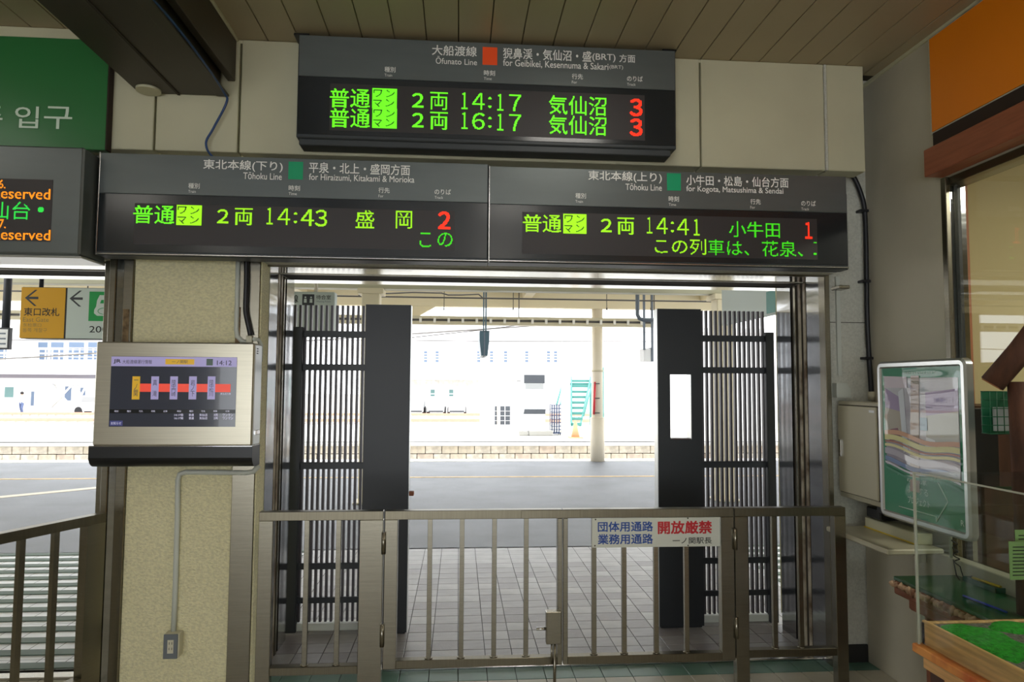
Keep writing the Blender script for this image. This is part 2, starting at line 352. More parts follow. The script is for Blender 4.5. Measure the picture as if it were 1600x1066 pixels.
tag(build(g, 'paving_tile_field', M['tileo2'], pv), None, None, kind='stuff'); tag(build(gw, 'pale_tile_field', M['tilew'], pv), None, None, kind='stuff')  # outer pavers get a paler colour than the middle ones
for x0, x1 in ((-7.5, -1.42), (2.62, 8.5)):
    s0 = None
    for i in range(14):
        y = 6.747 - .2015 * i
        if x0 > 0 and i > 11: break
        if s0 is None: s0 = build(B(x0, x1, y, y + .088, .0, .006, b=.003), 'antislip_strip', M['strip'], pv)
        else: rep(s0, dy=-.2015 * i)
S(BX(-60, 60, 6.83, 14.3, -.1, .0), 'platform_surface', M['asphalt'])
pf = S(BX(-60, 60, 14.3, 14.75, -.35, .004), 'platform_edge_slab', M['conc'])
S(BX(-60, 60, 14.75, 14.76, -1.1, -.05), 'platform_face', M['conc'])
def line(p0, p1, wd, name, m, lab, h=.004):
    a, b = Vector(p0), Vector(p1); d = (b - a).normalized(); n = Vector((-d.y, d.x, 0)) * wd / 2
    g = G().obox(a - n, b - a, n * 2, Vector((0, 0, h))); return S(g, name, m, lab)
line((-30, 11.95, 0), (30, 11.95, 0), .09, 'yellow_platform_line', M['yline'], 'thin faded yellow line across the asphalt platform')
line((-30, 14.52, .004), (30, 14.52, .004), .35, 'white_platform_edge_line', M['wline'], 'white stripe along the platform edge')
line((-10.5, 2.9 + 3.2, 0), (-2.5, 15.3 - 1.6, 0), .2, 'tactile_strip', M['tact'], 'pale strip running diagonally over the platform asphalt')
# opposite platform with its block face
S(BX(-60, 60, 18.8 + .12, 27, -.4, 0), 'opposite_platform', M['conc'])
S(BX(-60, 60, 18.72, 19.2, -.08, .0), 'opposite_platform_coping', M['conc'])
bw = S(BX(-60, 60, 18.86, 19.0, -1.2, -.08), 'opposite_platform_wall', M['grout'])
pr = [None] * 3; BW, BH = .44, .212
for r in range(2):
    for k in range(-30, 22):
        i = random.choice([0, 1, 1, 2]); x = k * BW + (BW / 2 if r else 0); z = -.08 - (r + 1) * BH
        d = random.uniform(-.008, .008)
        if pr[i] is None: pr[i] = (build(B(x + .008, x + BW - .008, 18.8 + d, 18.9, z + .008, z + BH - .008, b=.012), 'block', [M['block'], M['block2'], M['block3']][i], bw), x, z, d)
        else: rep(pr[i][0], dx=x - pr[i][1], dz=z - pr[i][2], dy=d - pr[i][3])
S(BX(-60, 60, 18.8, 18.86, -1.2, -.08 - 2 * BH), 'opposite_platform_footing', M['conc'])
S(BX(-60, 60, 14.76, 18.86, -1.4, -1.15), 'track_bed_near', M['ballast'])
S(BX(-150, 150, 27, 160, -1.3, -1.0), 'yard_ground', M['ballast'])

# walls round the doorways
S(BX(-1.72, -1.081, YF, 4.34, 0, 2.9), 'wall_back', M['cream_d'], 'rough cream stucco pier between the two doorways')
g = G(); g.box(-7, 2.165, 3.82, 4.5, 2.25, 3.6); S(g, 'wall_back_upper', M['wallw'])
S(BX(-7, -4.2, YF, 4.5, 0, 2.3), 'wall_back_left', M['cream_d'])
wr_ = S(BX(2.165, XR + .12, YB, 4.5, 0, 3.6), 'wall_back_right', M['wallw'], 'narrow speckled white wall beside the right doorway edge')
build(BX(2.165, XR, YB - .001, YB + .01, 1.975, 1.979), 'board_joint', M['groove'], wr_)
S(B(2.2, 2.385, 3.935, YB, 0, .1, b=.003), 'baseboard_back', M['baseb'])
# soffit casing above the boards
sf = SE('trim_2', (0, 3.7, 2.82), 'cream painted panel casing above the departure boards')
for x0, x1 in ((-7, -5.2), (-5.19, -3.4), (-3.39, -1.62), (-1.612, -1.188), (-1.18, 1.335), (1.341, 2.062), (2.075, 2.3)):
    build(B(x0 + .002, x1 - .002, 3.7, 3.82, 2.818, CZ - .001, b=.004), 'casing_panel', M['cream'], sf)
build(B(2.062, 2.076, 3.696, 3.72, 2.818, CZ - .002, b=.002), 'cover_strip', M['wallw'], sf)
build(BX(-7, 2.299, 3.705, 3.81, CZ - .02, CZ - .002), 'top_packing', M['cream'], sf)
# right wall (with window opening) and rest of the room
g = G(); g.box(XR, XR + .12, 3.3, 4.5, 0, CZ); g.box(XR, XR + .12, -6, 3.3, 2.66, CZ); g.box(XR, XR + .12, -6, 3.3, 0, .72)
g.box(XR, XR + .12, -6, -1, .72, 2.66)
S(g, 'wall_right', M['wallr'])
S(B(XR - .065, XR, 2.2, 3.94, 0, .77, b=.004), 'wall_right_dado', M['wallr'])
S(BX(-7.2, -7, -6, 4.5, 0, 3.6), 'wall_left', M['wallr'])
g = G(); g.box(-7.2, -4.5, -6.2, -6, 0, 3.6); g.box(-4.5, 2.0, -6.2, -6, 2.7, 3.6); g.box(2.0, 2.57, -6.2, -6, 0, 3.6)
S(g, 'wall_front', M['wallr'])
# ceiling planks
ce = SE('ceiling', (0, 0, CZ), 'beige boarded ceiling with dark joints')
build(BX(-7.2, 2.6, -6.2, 4.5, CZ + .03, CZ + .1), 'backing', M['groove'], ce)
p0 = None; PW = .1705
for k in range(-41, 15):
    x = -.021 + k * PW; x1 = min(x + PW, XR)
    if k == 14: build(B(x + .003, XR, -6, 3.82, CZ, CZ + .03, b=.002), 'ceiling_plank', M['ceil'], ce); continue
    if p0 is None: p0 = build(B(x + .0025, x + PW - .0025, -6, 3.82, CZ, CZ + .03, b=.002), 'ceiling_plank', M['ceil'], ce); px_ = x
    else: rep(p0, dx=x - px_)
S(BX(XR - .012, XR, -6, 3.95, CZ - .02, CZ), 'trim_3', M['cream'], 'thin moulding between ceiling and right wall')
S(B(-7, -1.72, 3.66, 3.7, 3.37, CZ - .001, b=.004), 'trim_4', M['cream'], 'pale moulding above the green sign')
# light fittings on the ceiling
for i, (lx, ly) in enumerate(LAMPS):
    t = thing('ceiling_lamp', ['slim white ceiling lamp closest behind the upper board', 'slim white ceiling lamp right in front of the upper board', 'slim white ceiling lamp left of the beam', 'slim white ceiling lamp over the left doorway', 'slim white ceiling lamp at the back right', 'slim white ceiling lamp at the back left'][i], 'lamp', (lx, ly, CZ), 'slim ceiling lamps')
    build(B(lx - .3, lx + .3, ly - .08, ly + .08, CZ - .05, CZ - .001, b=.008), 'lamp_body', M['lampb'], t)
    build(B(lx - .27, lx + .27, ly - .06, ly + .06, CZ - .075, CZ - .05, b=.008), 'diffuser', M['lampm'], t)

# steel doorway frames
def frame(name, xl, xr_, label, right_visible=True):
    t = SE(name, ((xl + xr_) / 2, 3.9, 0), label)
    build(B(xl - .06, xr_ + .03, 3.88, 3.9, 2.24, 2.32, b=.003), 'header', M['steel_b'], t)
    build(BX(xl, xr_, 3.9, 4.12, 2.24, 2.25), 'header_underside', M['mirror'], t)
    build(BX(xl, xr_, 4.12, 4.36, 2.243, 2.25), 'header_slot', M['groove'], t)
    build(B(xl, xr_, 4.12, 4.14, 2.236, 2.25, b=.002), 'header_bar', M['steel_b'], t)
    build(BX(xl, xr_, 4.36, 4.5, 2.238, 2.25), 'header_underside', M['mirror'], t)
    for s, x in ((-1, xl), (1, xr_)):
        o = s * .02
        y0 = 3.93 if s < 0 and name == 'door_1' else 3.88
        build(BX(x, x + o, y0, 4.10, 0, 2.25), 'jamb_lining', M['mirror'], t)
        build(BX(x + s * .004, x + o, 4.10, 4.30, 0, 2.24), 'jamb_track', M['groove'], t)
        for k in range(3): build(B(x - s * .002, x + o, 4.115 + k * .062, 4.145 + k * .062, 0, 2.24, b=.003), 'track_ridge', M['ridge'] if k < 2 else M['steel'], t)
        build(BX(x, x + o, 4.31, 4.5, 0, 2.24), 'jamb_lining', M['mirror'], t)
    return t
d1 = frame('door_1', -1.06, 2.14, 'stainless steel doorway frame behind the gate')
build(B(2.136, 2.167, 3.875, 3.95, 0, 2.25, b=.004), 'jamb_edge', M['steel'], d1)
build(BX(2.142, 2.165, 4.5, 4.52, 0.1, 2.3), 'stone_edge', M['cream_d'], d1)
build(BX(-1.0805, -1.062, YF, 3.925, 0, 2.25), 'stucco_return', M['cream_d'], d1)
build(B(-1.185, -1.068, YF - .012, YF, 0, 2.25, b=.003), 'jamb_face', M['steel'], d1)
build(BX(-1.19, -1.165, YF - .014, YF, 1.8, 2.0), 'worn_patch', M['rust'], d1)
d2 = frame('door_2', -4.2, -1.90, 'stainless steel doorway frame left of the stucco pier')
build(B(-1.845, -1.812, YF - .014, 3.9, 0, 2.25, b=.003), 'jamb_edge', M['steel'], d2)
build(B(-1.905, -1.85, 3.84, 3.93, 0, 2.25, b=.003), 'jamb_face', M['steel'], d2)
build(B(-1.812, -1.772, YF - .004, 3.9, 0, 2.25, b=.003), 'jamb_channel', M['mirror'], d2)
build(B(-1.772, -1.722, YF - .016, 3.9, 0, 2.25, b=.003), 'jamb_cover', M['steel'], d2)
build(BX(-1.765, -1.735, YF - .018, YF, 1.78, 1.98), 'worn_patch', M['rust'], d2)
# steel H-beam crossing under the ceiling
bmm = SE('trim_5', (-1.48, 3.6, 3.12), 'dark brown steel beam running under the ceiling to the casing')
build(B(-1.70, -1.30, -6, 3.695, 3.12, 3.135, b=.002), 'bottom_flange', M['beam'], bmm)
build(B(-1.70, -1.69, -6, 3.695, 3.135, CZ, b=.002), 'side_plate', M['beam'], bmm)
build(BX(-1.50, -1.488, -6, 3.694, 3.114, 3.12), 'seam', M['groove'], bmm)
build(B(-1.29, -1.27, -6, 3.66, 3.15, CZ, b=.002), 'web', M['beam'], bmm)
build(B(-1.30, -1.235, -6, 3.69, 3.115, 3.128, b=.002), 'lip', M['beam'], bmm)
build(B(-1.245, -1.205, -6, 3.69, 3.20, CZ, b=.003), 'side_flange', M['beam'], bmm)
build(B(-1.205, -1.195, -6, 3.69, CZ - .02, CZ - .001, b=.002), 'edge_trim', M['cream'], bmm)
a = at(232, 141, Z=3.112); g = G(); g.tube([(a[0], a[1], 3.119), (a[0], a[1], 3.105)], .06, 24); solo(g, 'smoke_detector', M['cream'], 'flat round cream disc under the far end of the brown beam', 'smoke detector')
g = G().tube(cat([(-1.24, -1, 3.13), (-1.235, 1.5, 3.135), (-1.25, 2.4, 3.112), (-1.232, 2.9, 3.13), (-1.225, 3.3, 3.118), (-1.24, 3.62, 3.11), (-1.235, 3.655, 3.07), (-1.30, 3.66, 2.93), (-1.335, 3.66, 2.85), (-1.30, 3.66, 2.78), (-1.2, 3.655, 2.745), (-1.13, 3.65, 2.747)]), .006, 6)
solo(g, 'blue_cable', M['bluec'], 'thin blue cable along the brown beam, dangling down to the left lower board', 'cable')

# ================================================================== DEPARTURE BOARDS
YS = 3.57; PB = Plane('Y', YS)
def board(px_l, px_r, zt, zd, zb, label, led_rect, silver=True, group='LED departure boards over the doorway'):
    x0 = at(px_l, 300, Y=YS)[0]; x1 = at(px_r, 300, Y=YS)[0]
    t = thing('departure_board', label, 'departure board', ((x0 + x1) / 2, 3.63, zb), group)
    build(B(x0, x1, YS + .006, 3.695, zb, zt, b=.006), 'housing', M['board'], t)
    build(B(x0 + .006, x1 - .006, YS, YS + .006, zd + .002, zt - .004, b=.001), 'header_panel', M['head'], t)
    build(B(x0 + .006, x1 - .006, YS + .002, YS + .0062, zb + .02, zd, b=.001), 'display_window', M['sglass'], t)
    if silver:
        build(B(x0 + .002, x1 - .002, YS - .003, YS + .01, zb + .004, zb + .012, b=.002), 'bottom_trim', M['silver'], t)
        build(B(x0, x0 + .006, YS - .001, YS + .006, zb, zt, b=.001), 'side_trim', M['silver'], t)
    patch(PB, *led_rect, M['led_off'], t, 'led_matrix', e=-.001, th=.001)
    return t
def z(px, py, Y=YS): return at(px, py, Y=Y)[2]
def heads(t, x, y):
    a = (('種別', 'Train'), ('時刻', 'Time'), ('行先', 'For'), ('のりば', 'Track'))
    for (j, e_), (x0, x1, xe, yy) in zip(a, [(x[i], x[i + 1], x[i + 2], y[k]) for k, i in enumerate((0, 3, 6, 9))]):
        text(PB, j, x0, x1, yy, 8.4, M['white_l'], t, bold=.008); text(PB, e_, x0, xe, yy + 8.8, 4.3, M['white_l'], t)
def LED(t, s, x0, x1, yc, h, m=M['g1'], n=24, bold=.012, **k): return text(PB, s, x0, x1, yc, h, m, t, e=.0035, led=n, bold=bold, name='led_lettering', **k)
FW = {'1': '\uff11', '4': '\uff14', '6': '\uff16', '7': '\uff17', '3': '\uff13', '2': '\uff12', ':': '\uff1a'}
def LT(t, s, x0, x1, yc, h, m):
    w_ = x1 - x0; fr = ((0, .105), (.18, .39), (.45, .505), (.60, .705), (.80, 1)); 
    for i, c in enumerate(s):
        a, b = fr[i]
        if c == '1' and i == 4: a, b = .875, .985
        if c == '4' and i == 3: a, b = .565, .785
        dy = 1.6 * (i - 2) / 2
        LED(t, FW[c], x0 + a * w_, x0 + b * w_, yc + dy + (1 if c == ':' else 0), h * (.66 if c == ':' else 1), m, 14 if c == ':' else 21, .012)
def wanman(t, x0, y0, x1, y1, m):
    patch(PB, x0, y0, x1, y1, m, t, 'led_block', e=.0028)
    w_, h_ = (x1 - x0), (y1 - y0)
    for s, fx, fy in (('ワ', .05, .06), ('ン', .56, .08), ('マ', .04, .57), ('ン', .54, .55)):
        text(PB, s, x0 + fx * w_, x0 + (fx + .36) * w_, y0 + (fy + .19) * h_, h_ * .37, M['inkb'], t, e=.0045, led=14, bold=.01, name='led_lettering')
# upper
zt, zd, zb = z(760, 66), z(760, 130), z(760, 224)
t = board(460, 1058, zt, zd, zb, 'black and grey LED departure board hung highest, two lines, orange line square', (515, 139.5 + 0, 1007.5, 211.5), silver=False)
x0, x1 = at(466, 230, Y=YS)[0], at(1049, 230, Y=YS)[0]
build(B(x0, x1, YS + .012, 3.69, zb - .035, zb, b=.004), 'base_rail', M['board'], t)
for px in (470, 1047):
    x = at(px, 60, Y=YS)[0]; build(B(x - .04, x + .04, YS + .01, 3.68, zt, zt + .012, b=.003), 'bracket', M['blackp'], t)
patch(PB, 754, 74, 777, 101.6, M['orange_s'], t, 'line_square', e=.002)
W = M['white_l']
text(PB, '大船渡線', 675, 745, 80, 16, W, t, bold=.01); text(PB, 'Ōfunato Line', 681, 745.4, 95.4, 12, W, t, bold=.006)
text(PB, '猊鼻渓・気仙沼・盛', 786, 924, 86.3, 17, W, t, bold=.01); text(PB, '(BRT)', 925.3, 961.4, 91, 13, W, t, bold=.008); text(PB, '方面', 967.4, 992.2, 92, 12.5, W, t, bold=.008)
text(PB, 'for Geibikei, Kesennuma & Sakari', 786, 950.4, 102.3, 12.2, W, t, bold=.006); text(PB, '(BRT)', 952, 973.3, 106, 7, W, t)
heads(t, (600.9, 618, 612.8, 756, 773.4, 768.3, 893.4, 910.6, 901.5, 979.5, 1004, 992.9), (109.2, 114.6, 120.1, 123.6))
for dy, hh in ((0, '14:17'), (31, '16:17')):
    g_ = M['g1']
    LED(t, '普', 515.4, 545.6, 153.7 + dy, 29.8, g_); LED(t, '通', 547.7, 578, 154.3 + dy, 28.6, g_); LED(t, FW['2'], 644, 662, 157.3 + dy, 22.5, g_, 20, .03); LED(t, '両', 672, 699.7, 158.2 + dy, 27.5, g_)
    LT(t, hh, 721, 814, 159.6 + dy, 26, g_); LED(t, '気仙沼', 857.5, 947.2, 165.4 + dy, 29.5, g_, 24, .006); LED(t, FW['3'], 983.7, 1003.5, 168.4 + dy, 27.2, M['red'], 22, .05)
    wanman(t, 581.7, 138.6 + dy, 620.2, 169.6 + dy, g_)
# lower left
zt, zd, zb = z(458, 246.5), z(458, 309.5), z(458, 404)
t = board(152.7, 763.6, zt, zd, zb, 'LED departure board, left one of the joined lower pair, one train and track 2', (209, 323.5, 710, 386.5))
patch(PB, 450.7, 253, 473.6, 280.6, M['green_s'], t, 'line_square', e=.002)
text(PB, '東北本線(下り)', 318, 442.2, 259.6, 17.5, W, t, bold=.01); text(PB, 'Tōhoku Line', 380.5, 440.7, 275.5, 11, W, t, bold=.006)
text(PB, '平泉・北上・盛岡方面', 483, 640.8, 264.2, 16.8, W, t, bold=.01); text(PB, 'for Hiraizumi, Kitakami & Morioka', 483, 647.6, 279.6, 11.5, W, t, bold=.006)
heads(t, (294.7, 312.5, 306.4, 451.3, 469, 464, 591.5, 609, 599.3, 679, 704.6, 692.4), (290.8, 294.3, 297.8, 300.2))
g_ = M['g2']
LED(t, '普', 208.6, 239.2, 335.4, 28); LED(t, '通', 242, 272.8, 336, 28); LED(t, FW['2'], 339.7, 357.4, 338.4, 22, g_, 20, .03); LED(t, '両', 367, 395, 338.9, 26.6, g_)
LT(t, '14:43', 416.9, 511.2, 339.6, 26, g_); LED(t, '盛', 555.8, 585, 343, 28, g_, 24, .006); LED(t, '岡', 618.5, 644, 343.7, 27.6, g_, 24, .006); LED(t, FW['2'], 684.8, 704, 344.7, 27.6, M['red'], 22, .05)
LED(t, 'こ', 655.7, 673.7, 375.2, 22.7, M['g3'], 18, 0); LED(t, 'の', 683.7, 707.3, 374.8, 22, M['g3'], 18, 0)
wanman(t, 276, 320.8, 315.3, 352.2, g_)
# lower right
zt, zd, zb = z(1044, 267), z(1044, 326), z(1044, 415)
t = board(763.8, 1324, zt, zd, zb, 'LED departure board, right one of the joined lower pair, track 1 and scrolling text', (816, 336.5, 1277, 401))
patch(PB, 1042, 271, 1063.6, 298, M['green_s'], t, 'line_square', e=.002)
text(PB, '東北本線(上り)', 919, 1033.8, 277, 17, W, t, bold=.01); text(PB, 'Tōhoku Line', 977, 1033.8, 292.8, 10.5, W, t, bold=.006)
text(PB, '小牛田・松島・仙台方面', 1072, 1231.4, 283.8, 15.8, W, t, bold=.01); text(PB, 'for Kogota, Matsushima & Sendai', 1072, 1223.4, 298.2, 11.4, W, t, bold=.006)
heads(t, (898.8, 915.3, 910.6, 1044.4, 1060.4, 1056, 1172, 1188, 1179.4, 1251.4, 1274, 1263.6), (306.4, 311.2, 315.6, 318.2))
LED(t, '普', 816.8, 845.9, 349.2, 27.2, g_); LED(t, '通', 847.8, 876.6, 349.8, 27, g_); LED(t, FW['2'], 938.7, 955.6, 352.7, 21, g_, 20, .03); LED(t, '両', 964.4, 990.6, 353.6, 26.4, g_)
LT(t, '14:41', 1010.3, 1094, 354, 25.5, g_); LED(t, '小牛田', 1139, 1218, 359, 24.5, M['g3'], 24, .006); LED(t, FW['1'], 1257.4, 1268.6, 360.5, 26, M['red'], 22, .05)
LED(t, 'この列', 1023, 1103, 385.4, 24.5, g_, 22, 0); LED(t, '車は、花泉、', 1106, 1254, 388.2, 24.5, M['g3'], 22, 0)
patch(PB, 1271, 378.6, 1275.5, 380.2, M['g3'], t, 'led_lettering', e=.0035); patch(PB, 1271, 395.5, 1275.5, 398.5, M['g3'], t, 'led_lettering', e=.0035)
wanman(t, 880, 334.7, 916.2, 365.3, g_)
build(B(2.075, 2.125, YS + .03, 3.69, at(1330, 420, Y=YS)[2] + .0, at(1330, 300, Y=YS)[2], b=.004), 'side_bracket', M['board'], t)
build(B(2.07, 2.13, 3.6, 3.69, 2.13, 2.15, b=.004), 'end_clip', M['steel'], t)

# left LED ticker board
YL = 3.45; PL = Plane('Y', YL)
xr_ = min(at(137, 300, Y=YL)[0], at(152.7, 300, Y=YS)[0] - .012); zt, zb = at(70, 228, Y=YL)[2], at(70, 398, Y=YL)[2]
t = thing('ticker_board', 'grey LED ticker board with amber and green text at the left edge', 'display board', (-2.9, 3.55, zb))
build(B(-4.1, xr_, YL + .004, 3.695, zb, zt, b=.008), 'housing', M['head'], t)
build(B(-4.09, xr_ - .008, YL, YL + .006, zb + .01, zt - .008, b=.001), 'front_plate', M['head'], t)
build(B(-4.1, xr_ + .006, YL + .01, 3.69, zb - .012, zb, b=.004), 'bottom_tray', M['alum'], t)
u0, u1, v0, v1 = rectp(PL, -10, 280, 81, 377)
build(BX(-3.9, u1, YL - .002, YL, v0, v1), 'display_window', M['led_off'], t)
def LL(s, x0, x1, yc, h, m, n=18, b=.012): return text(PL, s, x0, x1, yc, h, m, t, e=.004, led=n, bold=b, name='led_lettering')
LL('6.', -1, 9.5, 288, 13.5, M['amber']); LL('Reserved', -12, 79.5, 303, 16.5, M['amber']); LL('仙台', -16, 48, 329, 28, M['gled'], 24, .004); LL('・', 60, 69, 328, 8, M['gled'], 6)
LL('7.', -1, 10, 350, 14, M['amber']); LL('Reserved', -12, 79.5, 367, 16.5, M['amber'])
# green sign above it
YG = 3.652; PG = Plane('Y', YG)
xr_ = at(167, 170, Y=YG)[0]; zt, zb = at(80, 59, Y=YG)[2], at(80, 232, Y=YG)[2]
t = thing('green_wall_sign', 'large green sign with pale Korean lettering, top left on the wall', 'sign', (-3.5, 3.68, zb))
build(B(-5.2, xr_, YG, 3.698, zb, zt, b=.003), 'panel', M['greensign'], t)
build(B(xr_ - .001, xr_ + .008, YG - .003, 3.698, zb, zt, b=.002), 'side_trim', M['darkgap'], t)
text(PG, '입', 24, 61, 183.5, 34, M['greentext'], t, bold=.006); text(PG, '구', 69.5, 113.5, 184.5, 35, M['greentext'], t, bold=.006); text(PG, '주', -40, 5, 183, 34, M['greentext'], t, bold=.006)

# ================================================================== RIGHT WALL ITEMS
c = []
def pts_at(l, **k): return [tuple(at(a, b, **k)) for a, b in l]
pts = pts_at([(1325, 272), (1335, 279), (1346, 305), (1351, 330), (1353, 380), (1354, 440), (1355, 500), (1358, 560), (1362, 620)], Y=3.92)
g = G().tube(cat(pts), .014, 10); t = thing('black_conduit', 'black cable hose clipped down the corner from the boards to the putty cabinet', 'cable', pts[-1])
build(g, 'hose', M['blackc'], t)
for i in (3, 5, 7):
    p = pts[i]; build(B(p[0] - .04, p[0] + .018, p[1] - .018, p[1] + .03, p[2] - .008, p[2] + .008, b=.003), 'clip', M['blackc'], t)
p = pts[-1]; build(G().tube([(p[0], p[1], p[2] + .03), (p[0], p[1], p[2] - .02)], .02, 14), 'gland', M['pvcbox'], t)
g = G().box(*[at(1307, 500, Y=3.94)[0], at(1313, 500, Y=3.94)[0], 3.935, 3.95, 1.66, 2.25]); t = thing('cable_trunking', 'narrow pale cable trunking running down to the putty cabinet', 'conduit', (2.25, 3.94, 1.6))
build(g, 'duct', M['pvc'], t)
a = at(1303, 610, Y=3.93); g = G().prism([(0, 0), (.085, 0), (.085, .05), (.06, .085), (0, .085)], (a[0], 3.9, 1.53), (1, 0, 0), (0, 0, 1), (0, .05, 0)); build(g, 'end_cover', M['pvc'], t)
# cabinet
t = thing('electrical_cabinet', 'putty coloured steel cabinet on the corner wall left of the poster', 'cabinet', (2.33, 3.73, .95))
build(B(2.235, 2.385, 3.5, 3.935, .955, 1.51, b=.006), 'body', M['cab'], t)
build(B(2.225, 2.236, 3.525, 3.91, .985, 1.49, b=.002), 'gasket', M['cab_g'], t)
d = build(B(2.213, 2.226, 3.53, 3.905, .99, 1.485, b=.004), 'door', M['cab'], t)
build(B(2.203, 2.214, 3.865, 3.883, 1.19, 1.29, b=.003), 'handle', M['chrome'], d)
build(BX(2.2115, 2.2135, 3.545, 3.59, 1.455, 1.468), 'label_plate', M['wline'], d)
build(B(2.26, 2.36, 3.56, 3.62, .915, .955, b=.004), 'cable_gland', M['blackp'], t); build(B(2.385, XR, 3.55, 3.9, 1.0, 1.45, b=.004), 'wall_spacer', M['blackp'], t)
build(B(2.28, 2.44, 3.62, 3.75, .87, .93, b=.006), 'under_bracket', M['blackp'], t)
# poster
XPp = 2.2; PP = Plane('X', XPp)
y0p, y1p, z0p, z1p = 2.842, 3.484, .93, 1.725
t = thing('poster_frame', 'green poster in rounded aluminium snap frame, glossy wavy cover, above the shelf', 'poster', (XPp, 3.16, z0p))
def rrect(w_, h_, r, n=6):
    o = []
    for cx, cz, a0 in ((w_ - r, h_ - r, 0), (r, h_ - r, 90), (r, r, 180), (w_ - r, r, 270)):
        for i in range(n + 1): a = math.radians(a0 + 90 * i / n); o.append((cx + r * math.cos(a), cz + r * math.sin(a)))
    return o
W_, H_ = y1p - y0p, z1p - z0p; out = rrect(W_, H_, .035); inn = rrect(W_ - .07, H_ - .07, .004)
g = G(); n = len(out)
ring = [[(XPp + .018, 0), (XPp - .004, 0)], None]
def P3(q, x, o=0): return (x, y1p - o - q[0], z0p + o + q[1])
prof = [(out, XPp + .03, 0), (out, XPp, 0), (rrect(W_ - .02, H_ - .02, .03), XPp - .008, .01), (rrect(W_ - .055, H_ - .055, .012), XPp - .008, .0275), (inn, XPp, .035)]
for a, x, o in prof:
    for q in a: g.v.append(P3(q, x, o))
for k in range(len(prof) - 1):
    for i in range(n): j = (i + 1) % n; g.f.append((k * n + i, k * n + j, (k + 1) * n + j, (k + 1) * n + i)); g.sm.append(False)
build(g, 'frame', M['alum'], t)
build(BX(XPp + .001, XPp + .02, y0p + .02, y1p - .02, z0p + .02, z1p - .02), 'poster_sheet', M['pgreen'], t)
patch(PP, 0, 0, 0, 0, M['pphoto'], t, 'photo_area', box=(-y1p + .06, -y0p - .055, z0p + .27, z1p - .085), e=.0, th=.001)
PR_ = [('reflected_roof', [(.06, .50), (.06, .60), (.20, .545), (.20, .48)], (150, 132, 168)), ('reflected_roof', [(.37, .47), (.37, .58), (.585, .60), (.585, .50), (.47, .47)], (158, 140, 176)), ('reflected_house', [(.06, .34), (.06, .50), (.2, .48), (.2, .34)], (168, 160, 146)), ('reflected_house', [(.37, .32), (.37, .47), (.585, .5), (.585, .33)], (176, 176, 166)),
 ('reflected_pillar', [(.24, .1), (.27, .66), (.33, .66), (.31, .1)], (146, 124, 104)), ('reflected_banner', [(.2, .28), (.17, .58), (.21, .6), (.235, .3)], (206, 212, 220)), ('reflected_car', [(.09, .33), (.1, .39), (.16, .40), (.19, .34)], (128, 84, 100)), ('reflected_car', [(.36, .32), (.37, .37), (.43, .36), (.44, .32)], (224, 228, 232)),
 ('reflected_sky', [(.06, .60), (.06, .66), (.24, .655), (.24, .6)], (206, 196, 206)), ('reflected_windows', [(.33, .40), (.33, .46), (.38, .46), (.38, .40)], (120, 156, 178))]
for k_, (nm, po, c_) in enumerate(PR_):  # street reflected in the glossy cover, drawn as flat coloured shapes
    build(G().prism([(a, b) for a, b in po], (XPp - .0008 - .0003 * k_, y1p, z0p + .06), (0, -1, 0), (0, 0, 1), (.0002, 0, 0)), nm, mat('painted_reflection', c_, .5, coat=1, coat_rough=.01, coat_bump=(2.6, .3), stretch=(1, .35, 1.6)), t)
for zb_, hh_, c_, ph in ((.255, .022, (206, 156, 124), 0), (.225, .026, (218, 212, 150), .4), (.212, .008, (178, 118, 96), .5), (.19, .014, (222, 216, 160), .7), (.15, .03, (184, 178, 192), 1), (.115, .022, (112, 134, 178), 1.5), (.10, .01, (204, 206, 216), 1.7), (.075, .012, (60, 140, 110), 2.1)):  # wavy colours of the same reflection, laid on as strips
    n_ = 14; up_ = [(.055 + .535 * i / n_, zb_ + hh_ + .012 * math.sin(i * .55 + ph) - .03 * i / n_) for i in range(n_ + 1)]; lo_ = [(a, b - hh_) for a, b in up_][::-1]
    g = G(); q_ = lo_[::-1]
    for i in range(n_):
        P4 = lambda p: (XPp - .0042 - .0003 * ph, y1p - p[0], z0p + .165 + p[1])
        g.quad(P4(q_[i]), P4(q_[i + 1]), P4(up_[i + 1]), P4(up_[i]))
    build(g, 'reflected_band', mat('painted_reflection', c_, .5, coat=1, coat_rough=.01, coat_bump=(2.6, .3), stretch=(1, .35, 1.6)), t)
text(PP, '地域の駅をもっとよくしよう', 0, 0, 0, 0, M['pline'], t, e=.001, box=(-y1p + .22, -y0p - .2, z1p - .067, z1p - .055))
for i, s in enumerate(('みんなの駅', 'よくする', 'プロジェクト')):
    text(PP, s, 0, 0, 0, 0, M['pline'], t, e=.001, bold=.006, box=(-y1p + .22, -y1p + .36 + .01 * i, z0p + .20 - .05 * i, z0p + .235 - .05 * i))
g = G(); ar = [(.15, .05), (.42, .05), (.42, .02), (.5, .15), (.42, .28), (.42, .25), (.15, .25)]
for a, b in list(zip(ar, ar[1:])):
    g.tube([(XPp - .0005, y1p - a[0], z0p + .03 + a[1] * .8), (XPp - .0005, y1p - b[0], z0p + .03 + b[1] * .8)], .0028, 5)
build(g, 'arrow_outline', M['pline'], t)
text(PP, 'R', 0, 0, 0, 0, M['pline'], t, e=.001, bold=.01, box=(-y0p - .065, -y0p - .045, z0p + .06, z0p + .085))
build(B(XPp + .02, XR, 2.98, 3.06, 1.2, 1.5, b=.004), 'wall_bracket', M['blackp'], t)
build(B(XPp + .02, XR, 3.25, 3.33, 1.2, 1.5, b=.004), 'wall_bracket', M['blackp'], t)
